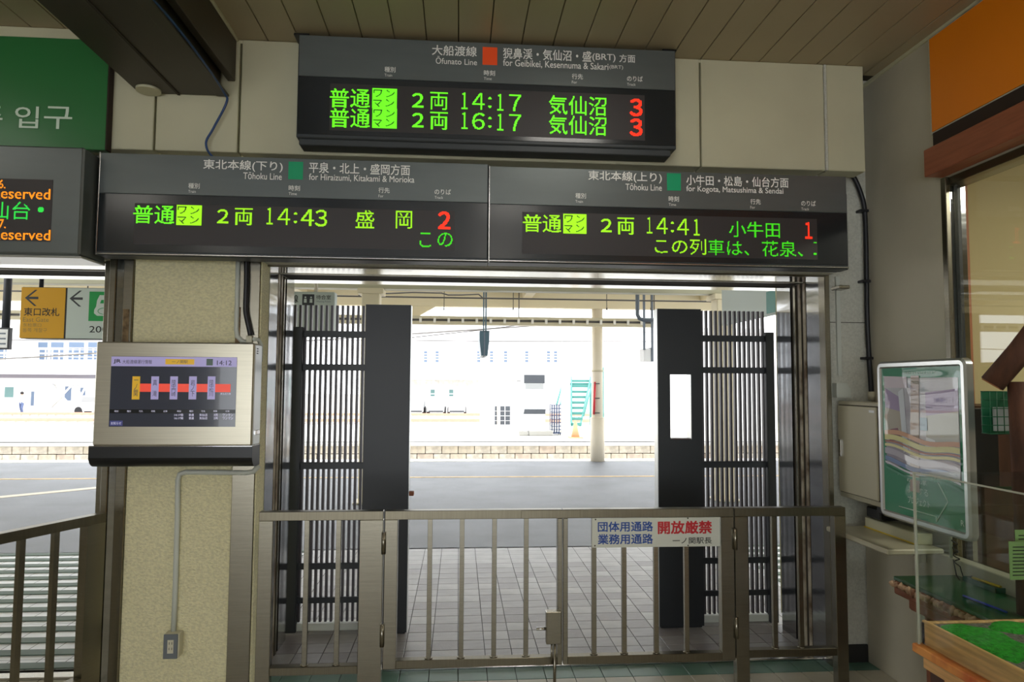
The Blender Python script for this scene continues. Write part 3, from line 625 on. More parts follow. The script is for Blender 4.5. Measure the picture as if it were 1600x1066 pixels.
# shelf and ledge block under the poster
t = thing('writing_shelf', 'cream wall shelf with rounded edge under the poster', 'shelf', (2.25, 3.55, .79))
build(B(2.09, XR - .066, 3.27, 3.835, .775, .802, b=.006), 'shelf_board', M['cab'], t)
build(B(2.30, XR - .066, 3.35, 3.8, .803, .86, b=.004), 'back_upstand', M['cream'], t)
build(BX(2.295, 2.30, 3.35, 3.8, .803, .808), 'yellow_edge', M['penyel'], t)
build(B(2.34, XR - .066, 3.4, 3.42, .70, .775, b=.004), 'bracket', M['cab'], t)
# pen with chain in front of the poster corner
a = at(1484, 800, Y=3.12); g = G().tube([(a[0], a[1], .80), (a[0], a[1], .98)], .007, 8); t = thing('pen_stand', 'clear pen tube with black coiled cord standing at the shelf corner', 'pen holder', (a[0], a[1], .80))
build(g, 'tube', M['aedge'], t)
g = G(); pp = []
for i in range(60):
    q = i / 59; an = q * 40; pp.append((a[0] + .012 * math.cos(an) + .02 * q, a[1] - .01 + .012 * math.sin(an), 1.0 - .22 * q))
pp += [(a[0] + .035, a[1] - .01, .76), (a[0] + .045, a[1] - .02, .70), (a[0] + .03, a[1] - .02, .69), (a[0] + .015, a[1] - .01, .72), (a[0] + .01, a[1], .79)]
build(g.tube(pp, .003, 5), 'cord', M['blackc'], t)
# orange panel and wood beam over the window
S(BX(XR - .012, XR, -3, 3.345, 2.905, 3.42), 'trim_6', M['wallw'], 'thin pale surround of the orange wall panel')
solo(B(XR - .018, XR - .012, -3, 3.33, 2.915, 3.41, b=.002), 'orange_panel', M['orangep'], 'large orange panel on the right wall above the wooden beam', 'wall panel')
S(BX(XR - .02, XR, -3, 3.32, 2.80, 2.905), 'trim_7', M['darkgap'], 'dark recess under the orange panel')
S(B(2.35, XR, -3, 3.285, 2.66, 2.80, b=.004), 'trim_8', M['woodbeam'], 'reddish brown wooden beam over the office window')
# window
t = SE('window_1', (XR, 2.2, .72), 'large office window in the right wall with stainless jamb')
build(B(XR - .004, XR + .02, 3.262, 3.3, .72, 2.66, b=.003), 'jamb', M['steel'], t)
build(B(XR + .02, XR + .12, 3.285, 3.3, .72, 2.66, b=.002), 'jamb_reveal', M['mirror'], t)
build(B(XR + .055, XR + .075, 3.26, 3.285, .72, 2.66, b=.002), 'inner_bead', M['black'], t)
build(B(XR + .02, XR + .12, -1, 3.3, 2.62, 2.66, b=.002), 'head_rail', M['steel_b'], t)
build(B(XR - .01, XR + .12, -1, 3.3, .70, .735, b=.003), 'window_sill', M['steel_b'], t)
build(BX(XR + .03, XR + .036, -1, 3.27, .735, 2.62), 'pane', M['glass'], t)
# office behind it
S(BX(XR + .12, 6, 4.0, 4.12, 0, 3.4), 'office_wall_back', M['office']); S(BX(6, 6.1, -2, 4.12, 0, 3.4), 'office_wall_side', M['office'])
S(BX(XR + .12, 6, -2, 4.0, -.02, 0), 'office_floor', M['tilei']); S(BX(XR + .12, 6, -2, 4.0, 3.2, 3.3), 'office_ceiling', M['ceil']); S(BX(XR + .12, 6, -2.1, -2, 0, 3.3), 'office_wall_front', M['office'])
area('office_fill_light', (4.0, 1.8, 3.15), (.3, 1.2), 60, (1, .93, .8))  # unseen lamp, added to brighten the office behind the glass
t = thing('added_office_lamp', 'long white ceiling lamp added out of view to brighten the office', 'lamp', (4.0, 1.8, 3.2)); build(B(3.85, 4.15, 1.2, 2.4, 3.165, 3.199, b=.006), 'lamp_body', M['lampb'], t)
solo(B(2.9, 3.03, 3.85, 3.98, 0, 3.19, b=.006), 'wooden_post', M['postw'], 'salmon coloured square wooden post inside the office', 'post')
t = thing('office_cupboard', 'dark red-brown wooden cupboard inside the office behind the glass', 'cupboard', (2.9, 3.6, 0))
build(B(2.62, 3.25, 3.3, 3.8, 0, 1.5, b=.006), 'body', M['darkwood'], t)
for k in range(2): build(B(2.60, 2.62, 3.32 + k * .24, 3.54 + k * .24, .05, 1.46, b=.004), 'door', M['darkwood'], t)
# rustic table with bark edge
t = thing('rustic_table', 'rustic table with green felt top and flaky bark edge under the window', 'table', (2.22, 2.6, 0))
build(B(2.065, 2.384, 2.43, 3.19, .682, .70, b=.003), 'table_top', M['tabletop'], t)
g = G(); rnd = random.Random(3); n_ = 24
for k in range(n_):
    y = 3.18 - k * (.73 / n_); r = rnd.uniform(.014, .024)
    bmx = bmesh.new(); bmesh.ops.create_icosphere(bmx, subdivisions=1, radius=1)
    for v in bmx.verts: v.co = Vector((2.055 + rnd.uniform(-.006, .006) + v.co.x * .018, y + v.co.y * .022, .668 + rnd.uniform(-.004, .004) + v.co.z * r))
    g.addbm(bmx, True)
build(g, 'bark_edge', M['bark'], t)
build(B(2.062, 2.384, 2.43, 3.185, .62, .682, b=.006), 'edge_log', M['tablewood'], t)
build(B(2.10, 2.384, 2.45, 3.14, .56, .62, b=.01), 'apron', M['tablewood'], t)
for x, y in ((2.16, 3.05), (2.34, 3.05), (2.16, 2.52), (2.34, 2.52)): build(G().tube([(x, y, 0), (x, y, .6)], .035, 10), 'leg', M['tablewood'], t)
# things on the table
a = at(1552, 910, Z=.72); t = thing('pen_tray', 'dark green tray holding yellow and blue pens on the felt table', 'tray', (a[0], a[1], .70))
g = G(); g.box(a[0] - .07, a[0] + .07, a[1] - .1, a[1] + .1, .701, .705); 
for q in ((a[0] - .07, a[0] - .064, a[1] - .1, a[1] + .1), (a[0] + .064, a[0] + .07, a[1] - .1, a[1] + .1), (a[0] - .07, a[0] + .07, a[1] - .1, a[1] - .094), (a[0] - .07, a[0] + .07, a[1] + .094, a[1] + .1)): g.box(*q, .705, .722)
build(g, 'tray_body', M['traygreen'], t)
solo(G().tube([(a[0] - .045, a[1] + .07, .722), (a[0] - .03, a[1] - .08, .722)], .006, 8), 'pen', M['penyel'], 'yellow pen lying in the dark green tray', 'pen')
solo(G().tube([(a[0] - .01, a[1] + .08, .722), (a[0] + .005, a[1] - .075, .722)], .007, 8), 'pen', M['penblue'], 'blue pen lying in the dark green tray beside the yellow pen', 'pen')
p, q = at(1505, 931, Z=.706), at(1573, 957, Z=.706); solo(G().tube([tuple(p), tuple(q)], .005, 8), 'ruler_rod', M['penblue'], 'blue rod lying across the felt table top', 'rod')
# rustic log frame standing on the table, with wire basket
t = thing('log_frame', 'rustic frame of bark logs, one upright and one slanting, at the right edge', 'log frame', (2.22, 2.65, .70))
a = at(1597, 700, Y=2.62)
build(G().tube([(a[0], 2.62, .701), (a[0] + .004, 2.62, 1.1), (a[0] - .003, 2.62, 1.62)], .040, 12), 'upright_log', M['log'], t)
p, q = at(1550, 600, Y=2.66), at(1640, 490, Y=2.54)
build(G().tube([tuple(p), tuple((p + q) / 2 + np.array([0, 0, -.008])), tuple(q)], .045, 12), 'slanting_log', M['log'], t)
pv_ = Vector(p) ; dv = (Vector(p) - Vector(q)).normalized(); build(G().tube([pv_, pv_ + dv * .004], .040, 12), 'cut_end', M['logend'], t)
build(G().tube([(a[0] + .12, 2.58, .701), (a[0] + .12, 2.58, 1.7)], .034, 12), 'upright_log', M['log'], t)
t = thing('wire_basket', 'green coated wire basket with leaflets hanging on the log frame', 'basket', (2.17, 2.72, 1.2))
bx0, bx1, by, bz0, bz1 = at(1547, 640, Y=2.74)[0], at(1590, 640, Y=2.74)[0], 2.74, at(1560, 678, Y=2.74)[2], at(1560, 612, Y=2.74)[2]
g = G()
for i in range(5): x = bx0 + (bx1 - bx0) * i / 4; g.tube([(x, by, bz0), (x, by, bz1)], .002, 5)
for i in range(6): zz = bz0 + (bz1 - bz0) * i / 5; g.tube([(bx0, by, zz), (bx1, by, zz)], .002, 5); g.tube([(bx0, by, zz), (bx0, by + .05, zz)], .002, 5); g.tube([(bx1, by, zz), (bx1, by + .05, zz)], .002, 5)
g.tube([(bx0, by, bz0), (bx1, by, bz0), (bx1, by, bz1), (bx0, by, bz1), (bx0, by, bz0)], .0035, 6)
build(g, 'wire_cage', M['basket'], t); build(G().tube([(bx1, by + .04, bz1), (bx1 + .03, by - .02, bz1 + .01), (bx1 + .045, 2.66, bz1)], .004, 6), 'hook', M['basket'], t); build(G().box(bx0, bx1, by + .045, by + .05, bz0, bz1), 'back_panel', M['basket'], t)
solo(BX(bx0 + .035, bx1 - .01, by + .02, by + .03, bz0 + .01, bz0 + .11), 'leaflet_stack', M['paper'], 'pale leaflets standing in the green wire basket', 'leaflets')
# paper notes
for nm, (xa, ya, xb, yb), dY, lab in (('a', (1577, 846, 1625, 906), 2.42, 'larger pale green printed notice standing beside the log frame'), ('b', (1586, 828, 1625, 850), 2.46, 'smaller pale green notice behind the larger one')):
    pl = Plane('Y', dY); t = thing('paper_notice', lab, 'notice', (at((xa + xb) / 2, yb, Y=dY)[0], dY, at(xa, yb, Y=dY)[2]))
    patch(pl, xa, ya, xb, yb, M['note'], t, 'sheet', e=.001)
    k = 0
    while ya + 9 + k * 5.5 < yb - 3: patch(pl, xa + 5, ya + 8 + k * 5.5, xb - 6 - (k % 3) * 3, ya + 9.6 + k * 5.5, M['inkb'], t, 'print_line', e=.0022); k += 1
# display case
cx0, cx1, cyb, cyf, cz0, czt, ctp = 1.635, 2.38, 2.4, .9, .685, .764, 1.285
t = thing('diorama_case', 'pine display case with acrylic cover over a model landscape, front right corner', 'display case', (2.0, 1.7, 0))
build(B(cx0 + .02, cx1, cyf, cyb, .60, cz0 + .002, b=.004), 'base_board', M['caseply'], t)
build(B(cx0 - .012, cx0 + .03, cyf, cyb + .012, cz0 - .03, cz0, b=.004), 'ledge_rail', M['caserail'], t)
build(B(cx0 + .018, cx0 + .034, cyf, cyb, cz0, czt + .004, b=.003), 'side_board', M['caseply'], t)
build(B(cx0 + .018, cx1, cyb - .02, cyb, cz0, czt, b=.003), 'end_board', M['caseply'], t)
build(B(cx0 + .034, cx0 + .05, cyf, cyb - .02, .0, .60, b=.003), 'lower_panel', M['caseply'], t)
build(B(cx0 + .03, cx0 + .10, cyb - .09, cyb - .02, 0, .655, b=.004), 'corner_post', M['darkwood'], t)
build(BX(cx0 + .034, cx1, cyf, cyb - .02, czt - .02, czt - .006), 'landscape_base', M['gravel'], t)
def blob(cx, cy, rx, ry, h, seed, zz=czt - .006):
    g = G(); rn = random.Random(seed); n = 18; rr = [rn.uniform(.8, 1.1) for _ in range(n)]
    ctr = len(g.v); g.v.append((cx, cy, zz + h))
    for s_, hh in ((.55, h * .95), (.9, h * .6), (1, 0)):
        for i in range(n):
            a = 2 * math.pi * i / n; x = min(max(cx + rx * s_ * rr[i] * math.cos(a), cx0 + .036), cx1 - .01); y = min(cy + ry * s_ * rr[i] * math.sin(a), cyb - .022); g.v.append((x, y, zz + hh))
    for i in range(n): g.f.append((ctr, 1 + i, 1 + (i + 1) % n)); g.sm.append(True)
    for k in range(2):
        for i in range(n): a = 1 + k * n; g.f.append((a + i, a + n + i, a + n + (i + 1) % n, a + (i + 1) % n)); g.sm.append(True)
    return g
build(blob(1.755, 2.2, .105, .19, .012, 1), 'turf_patch', M['turf'], t); build(blob(1.95, 2.32, .10, .065, .012, 2), 'turf_patch', M['turf'], t)
build(blob(1.73, 1.80, .085, .17, .012, 4), 'turf_patch', M['turf'], t); build(blob(2.06, 2.16, .09, .12, .06, 5), 'shrub_mound', M['bush'], t)
build(BX(1.93, 1.985, 2.06, 2.065, czt - .006, czt + .045), 'clear_card_holder', M['acryl'], t)
def pane(name, x0, x1, y0, y1, z0, z1): return build(BX(x0, x1, y0, y1, z0, z1), name, M['acryl'], t)
pane('acrylic_side', cx0 + .004, cx0 + .009, cyf, cyb, cz0 + .002, ctp); pane('acrylic_end', cx0 + .009, cx1, cyb - .005, cyb, czt, ctp)
pane('acrylic_top', cx0 + .004, cx1, cyf, cyb, ctp, ctp + .005)
build(BX(cx0 + .002, cx0 + .010, cyb - .006, cyb + .001, cz0, ctp + .005), 'acrylic_corner', M['aedge'], t)
build(BX(cx0 + .003, cx0 + .008, cyf, cyb, ctp + .001, ctp + .006), 'acrylic_edge', M['aedge'], t)
pl = Plane('X', cx0 - .012); u0 = -1.86; build(BX(cx0 - .0135, cx0 - .0125, 1.80, 1.86, .658, .678), 'price_sticker', M['plate'], t)

# ================================================================== MONITOR AND PIER FITTINGS
YM = 3.62; PM = Plane('Y', YM)
u = lambda px, py: at(px, py, Y=YM)
x0, x1 = u(147, 620)[0], u(395, 620)[0]; zt, zm, zb = u(270, 535)[2], u(270, 696.5)[2], u(270, 731)[2]
t = thing('information_monitor', 'stainless wall monitor showing a red line map, black rounded underside', 'monitor', ((x0 + x1) / 2, 3.7, zb))
build(B(x0, x1, YM, 3.74, zm, zt, b=.006), 'housing', M['steel_m'], t)
build(B(x1 - .004, x1 + .003, YM + .012, 3.755, zm, zt - .006, b=.003), 'side_plate', M['alum'], t)
build(B(x0 + .05, x1 - .05, 3.74, YF, zm + .05, zt - .05, b=.003), 'wall_mount', M['blackp'], t)
for k in range(3): build(BX(x1 + .002, x1 + .005, 3.66, 3.68, zt - .03 - k * .012, zt - .024 - k * .012), 'vent_slot', M['blackp'], t)
build(B(x1, x1 + .012, 3.65, 3.72, zm + .05, zm + .075, b=.003), 'lock', M['chrome'], t)
build(B(x0 - .012, x0, 3.65, 3.7, zm + .06, zm + .085, b=.003), 'hinge', M['steel'], t)
g = G(); a, b = x0 - .014, x1 + .006; pf_ = []
for i in range(9): an = math.radians(-10 - 80 * i / 8); pf_.append((YM + .055 - .055 * math.cos(an) * 1.1, zb + .06 + .06 * math.sin(an)))
pf_ = [(YM - .004, zm - .004)] + pf_ + [(3.75, zb), (3.75, zm - .004)]
g.prism([(q[0], q[1]) for q in pf_], (a, 0, 0), (0, 1, 0), (0, 0, 1), (b - a, 0, 0)); build(g, 'speaker_roll', M['blackp'], t)
build(B(a, b, YM - .006, 3.75, zm - .006, zm, b=.002), 'ledge_trim', M['chrome'], t)
s = patch(PM, 172.5, 557.5, 369.2, 667, M['screen'], t, 'screen', e=.003, th=.003)
Pk = t
E1 = .0036
def scr(x0, y0, x1, y1, m, nm): patch(PM, x0, y0, x1, y1, m, s, nm, e=E1, th=.0004)
# sub-parts of the screen
def st(body, x0, x1, yc, h, m, e=.0044, bold=0): text(PM, body, x0, x1, yc, h, m, s, e=e, bold=bold)
scr(174.5, 558, 370.5, 573, M['lav'], 'title_bar'); E1 = .0040; scr(259, 561.3, 304, 569.7, M['lcdyel'], 'yellow_button'); scr(323, 561, 333, 571.3, M['lcdgrn'], 'green_box'); E1 = .0036
st('JR', 178, 189.5, 565, 7, M['inkb'], bold=.02); st('大船渡線運行情報', 192, 238, 565.5, 6.4, M['lcdink']); st('一ノ関駅', 269, 294, 565.6, 5, M['lcdink']); st('14:12', 339.5, 362.4, 567.2, 7.4, M['lcdink'], bold=.004)
scr(213, 600, 360.5, 612.6, M['lcdred'], 'line_bar')
E1 = .0042
for xx, m_, nm in ((213, M['lcdyel'], '一\nノ\n関'), (242.5, M['lav'], '真\n\n滝'), (272, M['lav'], '陸\n中\n門\n崎'), (301.5, M['lav'], '岩\nノ\n下'), (330.7, M['lav'], '陸\n中\n松\n川')):
    scr(xx - 6, 588.3, xx + 6, 624.3, m_, 'station_box'); st(nm, xx - 3.4, xx + 3.4, 606.5, 26, M['lcdink'], e=.005)
st('気仙沼方面', 345, 361, 615.7, 3.2, M['lcdtxt'])
E1 = .0036; scr(171.5, 640, 368, 646, M['lcdband'], 'table_header')
for i, s_ in enumerate(('時刻', '種別', '行先', '両数', '記事') * 2):
    xx = (182.6, 202, 220.8, 240, 259, 280.4, 299.3, 318, 337, 355.9)[i]; st(s_, xx - 3, xx + 3, 642.7, 2.8, M['lcdtxt'])
for yy, tm in ((648.5, '14:17発'), (653.6, '16:17発')):
    for s_, xa, xb in ((tm, 273, 287), ('普通', 295.5, 303.3), ('気仙沼', 312, 324.3), ('2両', 334.3, 341), ('ワンマン', 348.5, 364.6)): st(s_, xa, xb, yy, 4, M['lcdtxt'], bold=.004)
scr(172, 657.5, 192, 665.5, M['lcdblue'], 'notice_box'); st('お知らせ', 174, 190, 661.5, 4.4, M['lcdtxt'])
# conduits on the pier
yv = YF - .012
def pp3(l, y=yv): return [tuple(at(a, b, Y=y)) for a, b in l]
t = thing('white_conduit', 'ivory conduit dropping from the boards behind the monitor top', 'conduit', tuple(at(372, 530, Y=yv)))
build(G().tube(pp3([(372.5, 400), (371, 460), (369.5, 515), (371, 526), (378, 533), (386, 535)]), .013, 10), 'pipe', M['pvc'], t)
build(B(*[at(387, 530, Y=YF)[0], at(396, 530, Y=YF)[0], YF - .03, YF, at(390, 536, Y=YF)[2], at(390, 525, Y=YF)[2]], b=.003), 'gland_box', M['pvcbox'], t)
solo(G().tube(cat(pp3([(385, 398), (385, 440), (384, 470), (384, 488), (388, 508), (391.5, 524)], YF - .03)), .013, 10), 'black_cable', M['blackc'], 'thick black cable bending into the monitor top', 'cable')
solo(G().tube([tuple(at(397, 530, Y=3.72)), tuple(at(404, 531, Y=3.75)), tuple(at(408, 540, Y=3.76)), tuple(at(407, 565, Y=3.76))], .011, 10), 'short_conduit', M['pvc'], 'short ivory elbow curling round the monitor corner', 'conduit')
t = thing('wall_outlet', 'ivory conduit ending in a grey faced socket box low on the stucco pier', 'socket', tuple(at(268, 1030, Y=YF)))
build(G().tube(pp3([(404, 728), (396, 737), (385, 739), (340, 738.5), (290, 738), (281, 741), (278, 750), (277.5, 800), (274, 920), (271, 992)]), .0135, 12), 'pipe', M['pvc'], t)
q0, q1 = at(255, 1030, Y=3.72), at(279, 991, Y=3.72)
build(B(q0[0], q1[0] + .002, 3.722, YF, q0[2], q1[2], b=.003), 'box', M['pvcbox'], t); ps_ = Plane('Y', 3.722)
fp = build(B(q0[0] - .001, q1[0] - .002, 3.716, 3.722, q0[2], q1[2], b=.002), 'face_plate', M['greyp'], t)
build(BX(q0[0] + .02, q1[0] - .022, 3.7145, 3.716, q0[2] + .028, q1[2] - .028), 'socket_insert', M['pvcbox'], t)
xm = (q0[0] + q1[0]) / 2
for zz in (q0[2] + .045, q1[2] - .05):
    for dx in (-.008, .005): build(BX(xm + dx, xm + dx + .0025, 3.7135, 3.715, zz, zz + .012), 'socket_slot', M['blackp'], t)

# ================================================================== GATE AND RAILINGS
YG0, YG1 = 3.62, 3.67
def gate(name, label, cat, xs, x0, x1, zt, zb, st0=.065, st1=.065, rail=.045, barw=.028, feet=False, group=None, brail=.04):
    t = thing(name, label, cat, ((x0 + x1) / 2, 3.645, 0 if feet else zb), group)
    build(B(x0, x1, YG0, YG1, zt - rail, zt, b=.002), 'top_rail', M['steel_b'], t)
    build(B(x0 + st0, x1 - st1, YG0 + .002, YG1 - .002, zb, zb + brail, b=.002), 'bottom_rail', M['steel_b'], t)
    build(B(x0, x0 + st0, YG0, YG1, 0 if feet else zb, zt - rail, b=.002), 'stile', M['steel'], t)
    build(B(x1 - st1, x1, YG0, YG1, 0 if feet else zb, zt - rail, b=.002), 'stile', M['steel'], t)
    b0 = None
    for x in xs:
        if b0 is None: b0 = build(G().tube([(x, 3.645, zb + brail - .001), (x, 3.645, zt - rail + .001)], barw / 2, 4), 'bar', M['steel'], t); bx = x; fl_ = build(G().tube([(x, 3.645, zb + brail), (x, 3.645, zb + brail + .005)], barw * .75, 10), 'bar_collar', M['steel'], t)
        else: rep(b0, dx=x - bx); rep(fl_, dx=x - bx)
    return t
def sqbar(x, z0, z1, w_): return B(x - w_ / 2, x + w_ / 2, 3.645 - w_ / 2, 3.645 + w_ / 2, z0, z1, b=.001)
_tube = G.tube
def gate2(name, label, cat, xs, x0, x1, zt, zb, st0, st1, feet, group):
    t = thing(name, label, cat, ((x0 + x1) / 2, 3.645, 0 if feet else zb), group); rail, brail = .045, .04
    build(B(x0, x1, YG0, YG1, zt - rail, zt, b=.002), 'top_rail', M['steel_b'], t)
    build(B(x0 + st0, x1 - st1, YG0 + .002, YG1 - .002, zb, zb + brail, b=.002), 'bottom_rail', M['steel_b'], t)
    for a, b in ((x0, x0 + st0), (x1 - st1, x1)):
        if b > a: build(B(a, b, YG0, YG1, 0 if feet else zb, zt - rail, b=.002), 'stile', M['steel'], t)
    b0 = None
    for x in xs:
        if b0 is None:
            b0 = build(sqbar(x, zb + brail - .001, zt - rail + .001, .024), 'bar', M['steel'], t); bx = x; fl_ = build(G().tube([(x, 3.645, zb + brail), (x, 3.645, zb + brail + .005)], .02, 12), 'bar_collar', M['steel'], t)
        else: rep(b0, dx=x - bx); rep(fl_, dx=x - bx)
    return t
GR = 'stainless railing and gate sections'
tA = gate2('railing', 'fixed stainless railing section left of the gate hinges', 'railing', (-.763, -.604), -.999, -.378, .945, .135, .07, .118, True, GR)
tB = gate2('gate_leaf', 'left leaf of the stainless gate with the bolt box', 'gate', (-.14, .025, .193, .359), -.370, .545, .945, .155, .066, .024, False, GR)
tC = gate2('gate_leaf', 'right leaf of the stainless gate carrying the lettered plate', 'gate', (.716, .876, 1.047, 1.211), .551, 1.465, .945, .155, .024, .07, False, GR)
tD = gate2('railing', 'fixed stainless railing section right of the gate hinges', 'railing', (1.692, 1.836), 1.472, 2.085, .945, .165, .07, .062, True, GR)
build(B(.33, .64, YG0 - .004, YG0, .902, .943, b=.001), 'overlap_plate', M['steel_b'], tC)
for tt, x in ((tA, -.374), (tD, 1.468)):
    for zz in (.73, .27):
        build(G().tube([(x, YG0 - .008, zz), (x, YG0 - .008, zz + .11)], .011, 12), 'hinge', M['steel'], tt)
a, b = at(853, 1006, Y=3.6), at(874, 955, Y=3.6)
t = thing('gate_bolt', 'stainless bolt box with drop rod beside the gate meeting bars', 'bolt', (.5, 3.6, 0))
build(B(a[0], a[0] + .078, 3.585, 3.63, a[2], b[2], b=.003), 'box', M['steel'], t)
build(G().tube([(a[0] - .05, 3.6, a[2] + .075), (a[0], 3.6, a[2] + .075)], .008, 10), 'peg', M['chrome'], t)
build(G().tube([(a[0] + .045, 3.6, .0), (a[0] + .045, 3.6, a[2])], .008, 10), 'drop_rod', M['steel'], t)
build(G().tube([(a[0] + .03, 3.6, a[2] - .1), (a[0] + .03, 3.6, a[2])], .006, 10), 'guide_rod', M['steel'], t)
# plate
YP = YG0 - .006; PLt = Plane('Y', YP)
t = thing('gate_plate', 'white enamel plate with blue and red Japanese lettering on the gate', 'sign', (1.04, YP, .735))
u0, u1, v0, v1 = rectp(PLt, 925, 809.3, 1125, 855)
build(B(u0, u1, YP, YG0, v0, v1, b=.001), 'plate', M['plate'], t)
text(PLt, '団体用通路', 934, 1020.2, 823, 16, M['inkblue'], t, e=.001, bold=.02); text(PLt, '業務用通路', 934, 1020.2, 842.5, 16, M['inkblue'], t, e=.001, bold=.02)
text(PLt, '開放厳禁', 1027.7, 1112.4, 824.2, 20.5, M['inkred'], t, e=.001, bold=.028); text(PLt, '一ノ関駅長', 1050.8, 1112, 845, 9.8, M['inkb'], t, e=.001, bold=.008)
for px, py in ((930.5, 812), (929.5, 853), (1074.7, 810), (1075, 852.5)):
    x, zz = PLt.uv(px, py); build(G().tube([(x, YP - .002, zz), (x, YP, zz)], .004, 8), 'screw', M['screw'], t)
# left side gate swung inwards
t = thing('side_gate', 'stainless side gate swung open at the left edge beside the pier', 'gate', (-1.741, 3.62, 0))
A_ = Vector((-1.745, 3.63, 0)); dr = Vector((-.204, -.471, 0)).normalized(); nr = Vector((dr.y, -dr.x, 0)) * .05
if nr.dot(Vector((1, 0, 0))) > 0: nr = -nr
def ob(s0, s1, z0, z1, w0=0, w1=1): return G().obox(A_ + dr * s0 + nr * w0 + Vector((0, 0, z0)), dr * (s1 - s0), nr * (w1 - w0), Vector((0, 0, z1 - z0)))
build(ob(0, 1.1, .9, .945), 'top_rail', M['steel_b'], t); build(ob(.1, 1.0, .14, .18), 'bottom_rail', M['steel_b'], t)
build(ob(0, .1, 0, .9), 'stile', M['steel'], t); build(ob(1.0, 1.1, 0, .9), 'stile', M['steel'], t)
for s_ in (.245, .405, .565, .725, .885): build(ob(s_ - .013, s_ + .013, .18, .9, .25, .75), 'bar', M['steel'], t)

# ================================================================== LATTICE DOORS
def lattice(side, x0, n, pitch, xp0, xp1, labd, labp, hole):
    yb = 4.66
    t = thing('slatted_door', labd, 'sliding door', (x0, yb, 0), 'dark slatted sliding doors')
    s0 = None
    for i in range(n):
        if s0 is None: s0 = build(B(x0 - .008, x0 + .008, yb, yb + .03, .05, 2.115, b=.001), 'slat', M['slat'], t)
        else: rep(s0, dx=i * pitch)
    xe = x0 + (n - 1) * pitch; lo, hi = (min(x0, xe) - .02, max(x0, xe) + .02)
    for za, zb_ in ((1.9, 1.942), (1.68, 1.722), (1.035, 1.078), (.39, .43), (.175, .212)): build(B(lo, hi, yb - .022, yb, za, zb_, b=.002), 'cross_rail', M['black'], t)
    build(B(lo, hi, yb - .02, yb + .05, .0, .045, b=.003), 'bottom_track', M['pvc'], t)
    xs = (-1.128, -1.026) if side < 0 else (2.112, 2.17)
    build(B(xs[0], xs[1], yb - .05, yb - .001, 0, 1.965, b=.003), 'end_post', M['black'], t)
    p = thing('door_pocket_panel', labp, 'panel', ((xp0 + xp1) / 2, 4.6, 0), 'black solid panels of the doors')
    g = G()
    if hole:
        hx0, hx1, hz0, hz1 = hole
        g.box(xp0, hx0, 4.55, 4.637, .012, 2.112); g.box(hx1, xp1, 4.55, 4.637, .012, 2.112); g.box(hx0, hx1, 4.55, 4.637, .012, hz0); g.box(hx0, hx1, 4.55, 4.637, hz1, 2.112)
    else: g.box(xp0, xp1, 4.55, 4.637, .012, 2.112)
    build(g, 'panel_body', M['black'], p)
    if hole: build(B(hx0, hx1 + .005, 4.552, 4.64, hz0, hz0 + .006, b=.001), 'hole_sill', M['darkwood'], p); build(BX(hx1 - .003, hx1, 4.552, 4.637, hz0, hz1), 'lit_hole_lining', M['alum'], p)  # light on the slot reveal put in as a bright metal sheet
    build(BX(xp0 - .003 if side > 0 else xp1, xp0 if side > 0 else xp1 + .003, 4.555, 4.637, .012, 2.11), 'lit_edge_strip', M['alum'], p)  # lit side face of the black panel drawn as a bright strip
    build(B(xp0 + .01, xp1 - .01, 4.56, 4.63, 0, .012, b=.002), 'foot', M['black'], p)
    return t, p
lattice(-1, -1.09, 14, .0345, -.612, -.318, 'dark slatted sliding door on the left, behind the fixed railing', 'plain solid black panel at the left of the passage', None)
_, pr_ = lattice(1, 1.678, 14, .0337, 1.332, 1.632, 'dark slatted sliding door on the right, behind the hinge side', 'black panel with a tall slot window at the right of the passage', (1.415, 1.56, 1.233, 1.669))
solo(B(-.316, -.285, 4.56, 4.62, .87, .895, b=.003), 'door_stop', M['tablewood'], 'small red-brown stop block on the edge of the left black panel', 'door stop')

# ================================================================== PLATFORM CANOPY AND FITTINGS
cn = SE('canopy', (0, 10, 3), 'cream platform canopy with girders')
build(BX(-30, 30, 4.5, 10.3, 3.62, 3.66), 'roof_sheet', M['roofp'], cn)
build(BX(-30, 30, 10.9, 15.2, 3.66, 3.70), 'roof_sheet', M['roofp'], cn)
build(B(-30, 30, 9.4, 9.6, 2.875, 3.15, b=.006), 'near_girder', M['olive'], cn)
build(B(-30, 30, 14.2, 14.4, 3.18, 3.37, b=.01), 'far_girder', M['canopy'], cn)
build(B(-30, 30, 14.25, 14.35, 3.37, 3.66, b=.01), 'far_girder_web', M['canopy'], cn)
for x in (-12.5, -9.5, -6.5, -3.2, 1.4, 5.2, 9, 13): build(B(x - .1, x + .1, 9.6, 15.2, 3.38, 3.62, b=.01), 'rafter', M['canopy'], cn)
g = G().prism([(0, 0), (.9, 0), (.25, -.38), (.1, -.38)], (-1.4, 14.25, 3.18), (1, 0, 0), (0, 0, 1), (0, .1, 0)); build(g, 'haunch', M['canopy'], cn)
CG = 'cream pipe columns of the canopy'
